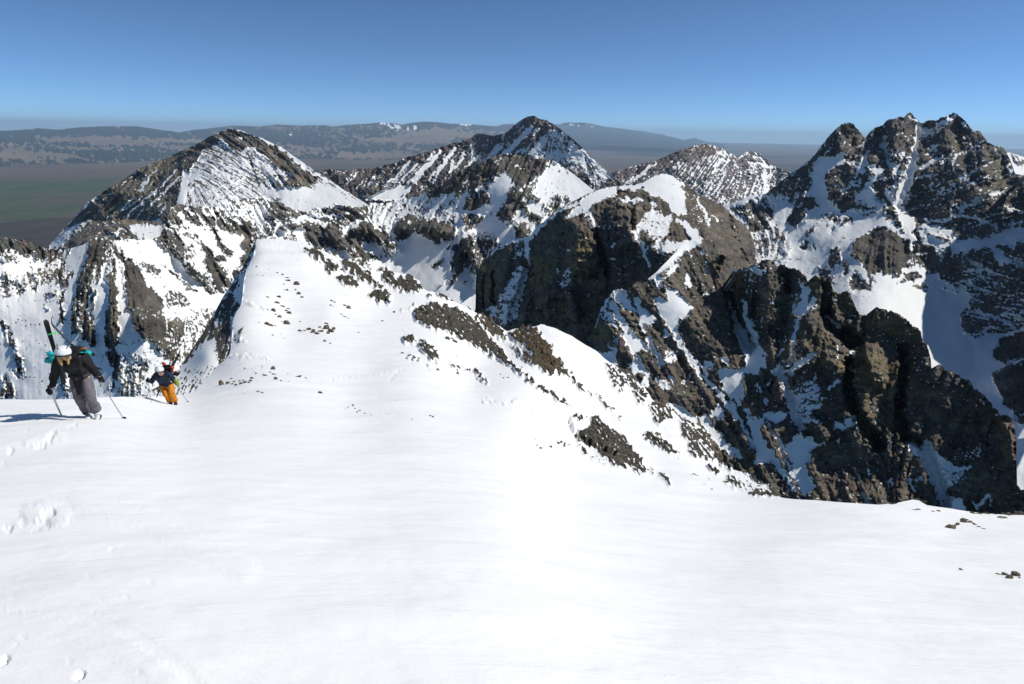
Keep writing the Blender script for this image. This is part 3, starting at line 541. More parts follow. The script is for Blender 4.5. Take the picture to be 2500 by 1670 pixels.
    [(50, 600, 60), (50, 700, 80), (150, 700, 85), (200, 640, 120), (230, 700, 102), (250, 780, 92), (270, 850, 88), (330, 650, 70), (340, 760, 75), (400, 650, 48), (480, 600, 55), (450, 700, 50), (550, 560, 58), (560, 650, 55), (640, 540, 60), (720, 540, 20), (820, 520, 18), (780, 600, 55), (900, 560, 45), (950, 520, 118), (1010, 510, 125), (1050, 560, 110), (1100, 480, 130), (1200, 480, 115), (1200, 560, 120), (1100, 650, 115), (1170, 640, 100), (1350, 460, 115), (1420, 450, 50), (1280, 540, 125), (380, 830, 100), (300, 900, 100)], 90,
    'jagged ridge and snowy cirque from the left bowl to the dark-topped middle peak', rough=.011, rib=.006, proud=.004, mott=.95, comb=.62, comb_size=7, comb_len=24, step=2.0, rowstep=2.0, jag=1.8, seed=61, wamp=2.5, back=.35,
    groove=[(.045, (16, 12), [(1140, 575), (1165, 640), (1170, 690)]), (.03, (14, 12), b6((480, 420), (760, 440), (1000, 480), (1180, 520))), (.03, 12, b4((1300, 420), (1500, 500), (1800, 740))), (.03, 10, b4((900, 480), (1180, 760))), (.02, 9, b1((1600, 480), (1560, 750), (1600, 1000), (1590, 1500))), (.02, 10, b1((1800, 560), (1850, 950), (1950, 1400))), (.015, 8, b1((1340, 330), (1120, 850), (1060, 1400))), (.03, 10, b6((1960, 180), (2000, 300))), (.03, 10, b6((2150, 430), (2200, 520))), (.02, 12, b2((700, 300), (650, 600), (860, 900), (1150, 1150)))])

# ------------------------------------------------------------------ dark twin summits on the right
Rm = mountain_mat('rock and snow twin summits', 1.9, dark=(.098, .088, .078), brown=(.15, .125, .10), lichen=(0.210, 0.200, 0.084), lich=.25, fine=.32, bump=.6, speck_amt=1.5)
mountain('mountain', Rm,
    [(2430, 380), (2445, 374), (2462, 372), (2475, 376), (2500, 384), (2600, 400)], [(2430, 470), (2600, 480)],
    [(2430, 380, 3600), (2600, 400, 3600), (2500, 450, 3200), (2430, 470, 3000), (2600, 480, 3000)], -.9, [(1.3, d3((2080, 800), (2323, 960), (2323, 1080), (2150, 1000)))], [], [(2480, 400, 60)], 60,
    'sunlit snow slope at the right edge behind the dark twin summits', rough=.01, rib=.004, mott=.4, comb=.5, comb_size=6, comb_len=24, seed=71, wamp=1)
mountain('mountain', Rm,
    [(1700, 530), (1765, 502), (1785, 497), (1811, 488), (1830, 478), (1849, 474), (1870, 473), (1876, 468), (1890, 456), (1907, 444), (1922, 430), (1937, 419), (1950, 411), (1964, 400), (1980, 386), (1991, 376), (2002, 362), (2014, 346), (2028, 329), (2041, 315), (2050, 307), (2060, 300), (2074, 298), (2084, 302), (2088, 311), (2098, 319), (2105, 329), (2112, 339), (2118, 330), (2124, 322), (2137, 312), (2150, 306), (2160, 297), (2172, 292), (2187, 290), (2196, 286), (2208, 287), (2213, 284), (2214, 279), (2219, 276), (2226, 279), (2230, 284), (2240, 292), (2245, 299), (2254, 302), (2258, 301), (2267, 294), (2280, 293), (2288, 292), (2295, 288), (2313, 283), (2328, 277), (2336, 277), (2345, 285), (2352, 291), (2362, 301), (2368, 310), (2378, 321), (2388, 320), (2397, 328), (2405, 341), (2413, 351), (2430, 356), (2447, 360), (2457, 368), (2464, 382), (2472, 402), (2478, 423), (2490, 427), (2510, 432), (2640, 470)],
    [(1700, 800), (1900, 900), (2100, 1100), (2300, 1280), (2640, 1300)],
    [(1700, 530, 2300), (1849, 474, 2250), (1964, 400, 2250), (2060, 300, 2250), (2112, 338, 2300), (2213, 284, 2250), (2254, 302, 2300), (2334, 277, 2200), (2413, 352, 2050), (2478, 423, 1900), (2640, 470, 1700),
     (1800, 560, 2080), (1900, 560, 2070), (1850, 660, 1890), (2000, 480, 2130), (2000, 560, 1980), (2000, 660, 1800), (2110, 420, 2080), (2110, 520, 1990), (2200, 400, 2080), (2180, 480, 1950), (2225, 500, 1960), (2150, 580, 1790), (2200, 620, 1711), (2320, 400, 1980), (2330, 520, 1800), (2420, 450, 1850), (2430, 550, 1720), (2240, 560, 1800), (2330, 600, 1680), (2450, 640, 1560), (2200, 700, 1530), (2300, 680, 1592), (2420, 720, 1500), (2250, 780, 1408), (2350, 850, 1298), (2450, 800, 1370), (2480, 900, 1180), (2450, 1000, 1080), (2500, 1150, 900), (2300, 1280, 800), (2640, 1300, 760), (2640, 800, 1250), (1700, 800, 1650), (2100, 1100, 950), (2100, 720, 1480)],
    0.95,
    [(-1.65, d1((-200, 600), (0, 340), (560, 195), (1300, 205), (1450, 20), (1560, 50), (1500, 230), (1700, 330), (1850, 450), (2100, 500), (2323, 520), (2323, 700), (2000, 850), (1950, 1050), (2200, 1300), (2250, 1568), (2400, 2000), (-200, 2000))),
     (1.45, d1((250, 420), (500, 300), (760, 220), (880, 450), (760, 650), (560, 750), (430, 520))), (.7, d1((450, 600), (900, 640), (1100, 900), (1050, 1250), (600, 1200))), (.9, d1((880, 200), (1300, 210), (1250, 330), (1150, 380), (1080, 250))),
     (3.8, d1((1250, 220), (1400, 240), (1480, 320), (1420, 410), (1270, 400))), (3.6, d1((1200, 390), (1260, 390), (1310, 500), (1200, 650), (1070, 580))), (1.4, d1((1500, 550), (1600, 450), (1680, 560))), (1.6, d1((1860, 520), (1980, 520), (1980, 600), (1850, 640))), (2.2, d1((1290, 860), (1360, 860), (1350, 1000), (1280, 1000))),
     (2.4, d1((1700, 930), (1770, 950), (1820, 1050), (1720, 1280), (1610, 1150))), (1.6, d1((1500, 1250), (1620, 1250), (1720, 1370), (1680, 1470), (1560, 1400))), (1.7, d1((1950, 1450), (2000, 1300), (2250, 1480), (2250, 1568), (1950, 1568))), (1.2, d1((1650, 680), (1750, 660), (1700, 760))), (1.2, d1((2000, 680), (2080, 680), (2060, 750))),
     (3.6, d4((180, 600), (330, 560), (460, 620), (520, 670), (690, 770), (720, 900), (640, 1130), (300, 1200), (180, 1150), (0, 950), (-60, 850), (0, 700))),
     (-3.2, d2((180, 900), (280, 720), (470, 710), (660, 690), (600, 800), (400, 900), (340, 1050), (400, 1200), (380, 1340), (230, 1350), (210, 1150))),
     (-2.6, d2((1000, 870), (1190, 890), (1150, 980), (1000, 1080), (1090, 1200), (1080, 1270), (850, 1280), (850, 1230), (1000, 1180), (960, 1060), (1080, 960))),
     (-2.8, d4((1290, 750), (1650, 730), (1960, 640), (2323, 540), (2500, 540), (2500, 700), (2150, 760), (1970, 800), (1650, 850), (1350, 940), (1270, 850))),
     (-2.8, d4((560, 290), (640, 330), (740, 440), (730, 620), (780, 740), (720, 790), (640, 650), (580, 480))), (-.9, d4((700, 480), (1200, 560), (1360, 680), (1250, 830), (900, 700))), (-2.6, d4((-100, 450), (100, 420), (300, 310), (420, 480), (560, 600), (680, 750), (500, 640), (350, 550), (200, 560), (-50, 700))),
     (-3, d4((280, 1220), (420, 1190), (520, 1260), (640, 1140), (800, 1110), (930, 1190), (1100, 1230), (1180, 1330), (1250, 1350), (1420, 1400), (1530, 1500), (1530, 1700), (300, 1700), (280, 1400), (160, 1230))),
     (-3.2, d5((-60, -20), (150, 60), (1300, 420), (1300, 600), (1280, 800), (1450, 950), (1900, 900), (2400, 760), (2400, 850), (2100, 900), (1900, 1000), (1780, 1200), (1950, 1350), (1850, 1800), (2200, 2300), (2800, 2700), (2800, 4000), (600, 4000), (600, 1568), (-200, 500))),
     (-.45, [(2350, 640), (2640, 600), (2640, 830), (2360, 830)]),
     (3.4, d4((620, 1200), (860, 1180), (860, 1260), (760, 1350), (560, 1330))), (2.8, d4((1000, 1390), (1230, 1400), (1230, 1480), (1040, 1440))), (3.2, d5((450, 340), (700, 280), (900, 260), (1100, 400), (980, 490), (800, 480), (550, 410))), (2.5, d4((1250, 1350), (1390, 1400), (1400, 1530), (1280, 1520))),
     (3.4, d5((1900, 980), (2100, 880), (2400, 830), (2400, 1250), (1950, 1330), (1760, 1260), (1780, 1150), (1950, 1120))), (3.0, a5((1850, 950), (2323, 850), (2700, 900), (2700, 1400), (2050, 1400), (1920, 1170))), (-1.2, a5((1900, 850), (2323, 780), (2323, 900), (1950, 980)))],
    [(-3.8, (4, 11), d2((1720, 250), (1690, 400), (1640, 620), (1620, 780), (1590, 900), (1530, 1080), (1440, 1300), (1405, 1390))), (-3.6, 9, d2((1600, 900), (1530, 1080), (1460, 1240))),
     (-2.6, 5, d2((1230, 450), (1190, 560), (1230, 680))), (-2.4, 3.4, d2((1240, 700), (1250, 770), (1350, 900), (1530, 990))), (-2.2, 7, d2((1350, 850), (1400, 930))), (-2.6, (3, 5), d2((2060, 680), (1850, 810), (1670, 900))), (-2.2, 2.4, d2((1240, 640), (1340, 680))), (-2.2, 2.8, d2((1430, 680), (1580, 720))),
     (-2.4, 4, d2((970, 660), (880, 830), (800, 990))), (-2.2, 4, d2((950, 780), (880, 930))), (-2, 2.4, d2((690, 800), (870, 800))), (-2.4, 3.6, d2((480, 1110), (640, 1180), (800, 1080))), (-2.2, 3, d2((860, 1040), (830, 1100))), (-2.4, 3.4, d2((1370, 1040), (1330, 1220))), (-3, (3, 7), d2((1240, 1180), (1330, 1330), (1420, 1460))), (-1.8, 9, d2((850, 1330), (1200, 1390))), (-2, 4, d2((820, 1420), (860, 1470))), (-1.6, 5, d2((700, 1500), (900, 1510), (1150, 1450))),
     (-2.6, 2.4, d2((0, 870), (180, 730))), (-2, 2.4, d2((820, 600), (960, 480))), (-1.8, 2.6, d2((1000, 470), (1060, 370))), (-2.6, 2.2, d2((1570, 140), (1670, 190))), (-2, 2.4, d2((1410, 160), (1480, 155))), (-2.2, 3, d2((640, 235), (700, 220))), (-2.2, 3, d2((1960, 270), (2100, 200), (2230, 110))), (-2, 6, d2((1760, 340), (1850, 330))), (-1.2, 7, d2((1780, 430), (1900, 340), (2000, 280))), (-1.2, 8, d2((1880, 650), (1950, 600))),
     (-2.6, 2.4, d3((1230, 555), (1290, 550))), (-1.8, 1.3, d3((1430, 635), (1700, 680))), (-2.2, 2, d3((1100, 900), (1080, 1150), (1200, 1260), (1420, 1340))), (-2, 1.6, d3((400, 1300), (550, 1230), (1000, 1150))), (-1.8, 1.5, d3((1200, 1240), (1470, 1170))), (-2, 1.6, d3((1330, 1400), (1620, 1340))), (-2.4, 2.6, d3((700, 1380), (690, 1440))), (-2.2, 3, d3((1040, 1350), (1130, 1450))), (-1.6, 1.5, d3((1110, 880), (1300, 820), (1480, 740))), (-1.6, 1.5, d3((490, 1390), (620, 1490), (720, 1490))), (-1.8, 3, d3((1250, 300), (1300, 350))), (-1.2, 3, d3((1270, 400), (1340, 400))), (-1.4, 4, d3((2040, 1010), (2070, 1180))), (-1.8, 1.5, d3((1830, 835), (1880, 850))),
     (-2.8, 3.4, d4((1960, 40), (1720, 150), (1480, 270), (1370, 350), (1300, 430), (1180, 470), (920, 460))), (-2.4, 3, d4((1370, 380), (1620, 400), (1850, 500), (1950, 570))), (-1.6, 1.6, d4((1000, 170), (1190, 70))), (-1.6, 2, d4((1960, 70), (2100, 90))), (-2.2, 6, d4((930, 540), (1200, 600), (1360, 680))), (-2.4, 7, d4((900, 730), (1060, 790), (1200, 820))), (-2.6, 2.4, d4((740, 790), (700, 950), (670, 1050), (620, 1150))),
     (-2.2, 5, d4((1900, 860), (2100, 1050))), (-1.8, 5, d4((2170, 740), (2150, 830))), (-2, 4, d4((1910, 940), (2000, 1060))), (-2, 4, d4((2080, 300), (2323, 330))), (-2, 2.4, d4((1480, 930), (1600, 1060), (1850, 1180), (1920, 1210))), (-1.8, 6, d4((1550, 1150), (1700, 1200))), (-2.2, 2.4, d4((2200, 1130), (2400, 1030))), (-2, 1.8, d4((780, 940), (940, 940), (945, 1000))), (-1.5, 4, d4((1140, 900), (1150, 980))), (-1.6, 2, d4((1740, 420), (2000, 360))), (-1.6, 2, d4((1620, 550), (1740, 480))), (-1.5, 2, d4((1960, 560), (2323, 470))),
     (2.8, 3.4, d4((450, 1440), (600, 1510))), (2.4, 2, d4((1040, 1310), (1060, 1310))), (2.4, 2, d4((330, 1380), (330, 1430))), (2.6, 5, d4((790, 1390), (980, 1370))), (2, 5, d4((830, 1450), (980, 1440))),
     (1.9, 3.4, d1((1400, 680), (1340, 780))), (2, 3, d1((1700, 470), (1740, 570))), (2, 3, d1((1790, 560), (1790, 600))), (2, 3, d1((1420, 920), (1420, 980))), (2, 3.4, d1((1000, 810), (980, 860))), (2, 5, d1((1860, 1180), (1900, 1220))), (2, 5, d1((1900, 1280), (1880, 1320))),
     (-2.2, 3, d5((1560, 540), (1800, 600), (1960, 680), (2120, 780))), (-2.4, 3, d5((1640, 840), (1780, 800))), (-2, 3, d5((1220, 60), (1400, 240))), (2.2, 2.6, d5((1230, 590), (1320, 550))), (-2, 2.6, a5((2040, 830), (2323, 770)))],
    [(1850, 540, 60), (1950, 600, 120), (2000, 500, 110), (2080, 350, 115), (2050, 450, 160), (2120, 430, 170), (2220, 400, 105), (2180, 520, 170), (2300, 380, 140), (2350, 450, 155), (2400, 550, 160), (2300, 620, 20), (2400, 680, 20), (2200, 620, 90), (2250, 740, 20), (2450, 760, 10), (2470, 900, 150), (2420, 620, 25)], 20,
    'dark rocky twin summits split by a steep snow couloir', rough=.014, rib=.004, proud=.003, mott=.55, comb=.62, comb_size=9, comb_len=34, step=2.3, rowstep=2.3, jag=1.6, seed=81, wamp=3, back=.4,
    groove=[(-.012, (6, 14), d2((1720, 260), (1640, 620), (1590, 900), (1405, 1390))), (.02, (4, 16), d2((560, 330), (640, 600))), (.02, 16, d2((1330, 250), (1400, 700))), (.02, 20, d3((950, 350), (900, 700))), (.02, 22, d3((1500, 900), (1700, 1200))), (-.015, 7, d2((1190, 420), (1240, 700)))],
    warm=[d3((1080, 640), (1260, 590), (1420, 640), (1350, 800), (1100, 860)), d3((1700, 850), (1950, 950), (1950, 1400), (1650, 1500), (1800, 1200))])

mountain('mountain', Rm, [(2508, 436), (2535, 400), (2560, 384), (2590, 372), (2620, 380), (2650, 400), (2680, 432), (2710, 500), (2740, 560), (2800, 640), (2860, 700), (2930, 780)], [(2508, 900), (2740, 1000), (2930, 1020)],  # added ridge out of view, crest shaped to cast the shadow over the basin
    [(2508, 436, 1800), (2560, 384, 1700), (2620, 380, 1600), (2680, 432, 1400), (2740, 560, 1230), (2860, 700, 1060), (2930, 780, 950), (2508, 900, 1300), (2560, 700, 1500), (2620, 800, 1250), (2740, 900, 880), (2930, 1020, 680)], .8, [], [], [(2700, 700, 120)], 120,
    'unseen rocky ridge running on from the dark twin summits past the picture edge, added to shade the basin', rough=.01, rib=.006, mott=.6, comb=.6, comb_size=10, comb_len=30, step=8, rowstep=8, seed=77, back=.3)

# ------------------------------------------------------------------ the great cliff, back part (with the snow dome) and front part (towers and gullies)
Mm = mountain_mat('rock and snow cliff', .72, dark=(.125, .110, .090), brown=(.21, .165, .118), lichen=(.25, .19, .07), lich=.42, fine=.40, bump=.5, brownness=.7)
mountain('cliff', Mm,
    [(1160, 800), (1161, 700), (1163, 676), (1172, 649), (1180, 637), (1192, 626), (1203, 612), (1215, 603), (1245, 588), (1270, 582), (1291, 578), (1299, 570), (1303, 562), (1313, 551), (1326, 542), (1345, 526), (1364, 511), (1390, 496), (1414, 484), (1435, 473), (1456, 465), (1480, 458), (1502, 455), (1525, 453), (1548, 453), (1560, 449), (1571, 446), (1583, 438), (1594, 431), (1605, 426), (1615, 424), (1630, 426), (1644, 430), (1660, 440), (1675, 450), (1690, 462), (1701, 471), (1715, 477), (1728, 483), (1745, 491), (1759, 500), (1778, 517), (1797, 534), (1812, 546), (1824, 557), (1833, 570), (1839, 584), (1843, 600), (1845, 615), (1843, 650), (1844, 720)],
    [(1160, 860), (1400, 900), (1844, 800)],
    [(1161, 700, 750), (1172, 649, 760), (1215, 603, 740), (1291, 578, 700), (1326, 542, 690), (1414, 484, 700), (1502, 455, 720), (1560, 449, 720), (1615, 424, 740), (1701, 471, 710), (1797, 534, 690), (1845, 615, 680), (1170, 780, 735), (1240, 720, 690), (1260, 800, 655), (1300, 640, 672), (1350, 700, 640), (1420, 620, 622), (1440, 560, 640), (1460, 720, 598), (1440, 800, 590), (1400, 860, 585), (1540, 560, 610), (1550, 660, 580), (1620, 520, 645), (1600, 620, 560), (1680, 560, 600), (1700, 640, 545), (1760, 600, 575), (1830, 640, 645), (1800, 700, 570), (1160, 860, 720), (1844, 800, 550)],
    1.5,
    [(-4.0, a8((280, 330), (450, 270), (650, 250), (850, 220), (900, 170), (1050, 110), (1200, 140), (1330, 260), (1330, 380), (1330, 600), (1250, 600), (1180, 560), (1120, 440), (1000, 400), (850, 320), (700, 330), (560, 320), (420, 400), (200, 470), (0, 620), (-100, 640), (0, 560), (150, 420))),
     (-1.7, a8((880, 560), (980, 540), (1080, 600), (1180, 600), (1190, 680), (1140, 840), (1060, 900), (1000, 950), (860, 820), (740, 760))), (-2.0, a8((460, 420), (750, 400), (900, 420), (700, 500), (560, 440))), (-1.3, a8((880, 1000), (1100, 900), (1400, 930), (1380, 1030), (1100, 1100))),
     (-1.5, a7((700, 560), (830, 600), (740, 1000), (650, 1300), (450, 1450), (250, 1300), (380, 1050), (560, 750))), (-1.2, a7((450, 200), (850, 150), (800, 500), (560, 350), (300, 350))), (-1.0, a7((1200, 600), (1480, 640), (1320, 900), (1250, 880))), (-.9, a8((1330, 280), (1500, 400), (1600, 600), (1700, 800), (1500, 700), (1350, 480)))],
    [(3.0, 7, a8((520, 300), (640, 330), (700, 380))), (3.0, 8, a8((740, 330), (860, 380))), (2.0, 6, a8((1100, 200), (1350, 300))), (2, 3, a8((1130, 290), (1190, 420))),
     (-3.2, (5, 2.4), a8((170, 530), (230, 700), (262, 800))), (-3.0, 3, a8((0, 610), (130, 560), (240, 460))), (-3.2, (8, 2), a8((740, 800), (830, 980), (870, 1130), (920, 1220))), (-3.4, (6, 11), a8((1270, 670), (1400, 800), (1480, 920), (1430, 960))), (-2.6, 8, a8((1130, 1010), (1400, 950))),
     (-2.6, 2.6, a8((1480, 430), (1560, 560), (1640, 740))), (-2.4, 4, a8((1660, 640), (1720, 670))), (-2.8, 4, [(1303, 566), (1340, 535), (1364, 515), (1422, 488)]), (-2.2, 4, a8((940, 470), (1000, 490))), (-2.0, 2, a8((450, 760), (430, 800))), (-2.2, 3, a8((450, 970), (490, 940))), (-2.2, 3, a8((460, 1130), (490, 1140))),
     (-2.8, (7, 3), a7((960, 0), (890, 110), (800, 220), (800, 400), (830, 560))), (-2.4, 4, a7((260, 400), (400, 290), (560, 220), (860, 150))), (-2.2, 1.6, a7((560, 460), (640, 460), (700, 400))), (-2.0, 1.4, a7((1350, 380), (1420, 350))), (-2.0, 1.4, a7((1300, 880), (1340, 830), (1400, 780))), (-2, 1.3, a7((1290, 710), (1400, 670))), (-2.4, 3, a7((1970, 290), (2040, 260))), (-2.2, 3, a7((230, 1200), (340, 1160)))],
    [(1200, 700, 90), (1260, 680, 100), (1350, 650, 92), (1450, 620, 95), (1550, 600, 80), (1650, 520, 60), (1750, 560, 62), (1600, 560, 120), (1430, 800, 75)], 90,
    'huge shaded rock cliff with a rounded snow dome on top in the middle', rough=.008, rib=.004, proud=.003, mott=.50, vein=.35, comb=.40, comb_size=12, comb_len=70, step=1.8, rowstep=1.8, jag=2.0, seed=91, wamp=2.5, rs=1.5, back=.4,
    groove=[(-.035, 7, a8((262, 800), (290, 930), (360, 1100), (400, 1300))), (.03, 30, a8((100, 800), (120, 1200))), (.025, 24, a8((560, 520), (620, 900))), (-.02, 7, a8((690, 500), (700, 760))), (-.03, 12, a7((830, 600), (720, 1000), (600, 1300))), (-.02, 3, a7((320, 640), (310, 1100))), (-.015, 2.5, a7((180, 700), (175, 1150))), (-.02, 8, a8((1750, 1130), (1690, 1250))), (.03, 22, a8((2000, 700), (2080, 1000))), (.02, 12, a7((1000, 1100), (1200, 950), (1400, 1000), (1480, 1300)))],
    warm=[a7((1380, 100), (1700, 120), (1700, 900), (1450, 700)), a7((780, 500), (1150, 500), (1100, 900), (800, 900)), a7((100, 560), (330, 560), (300, 1200), (80, 1200)), a7((900, 1050), (1400, 950), (1500, 1400), (1300, 1400), (800, 1300))])

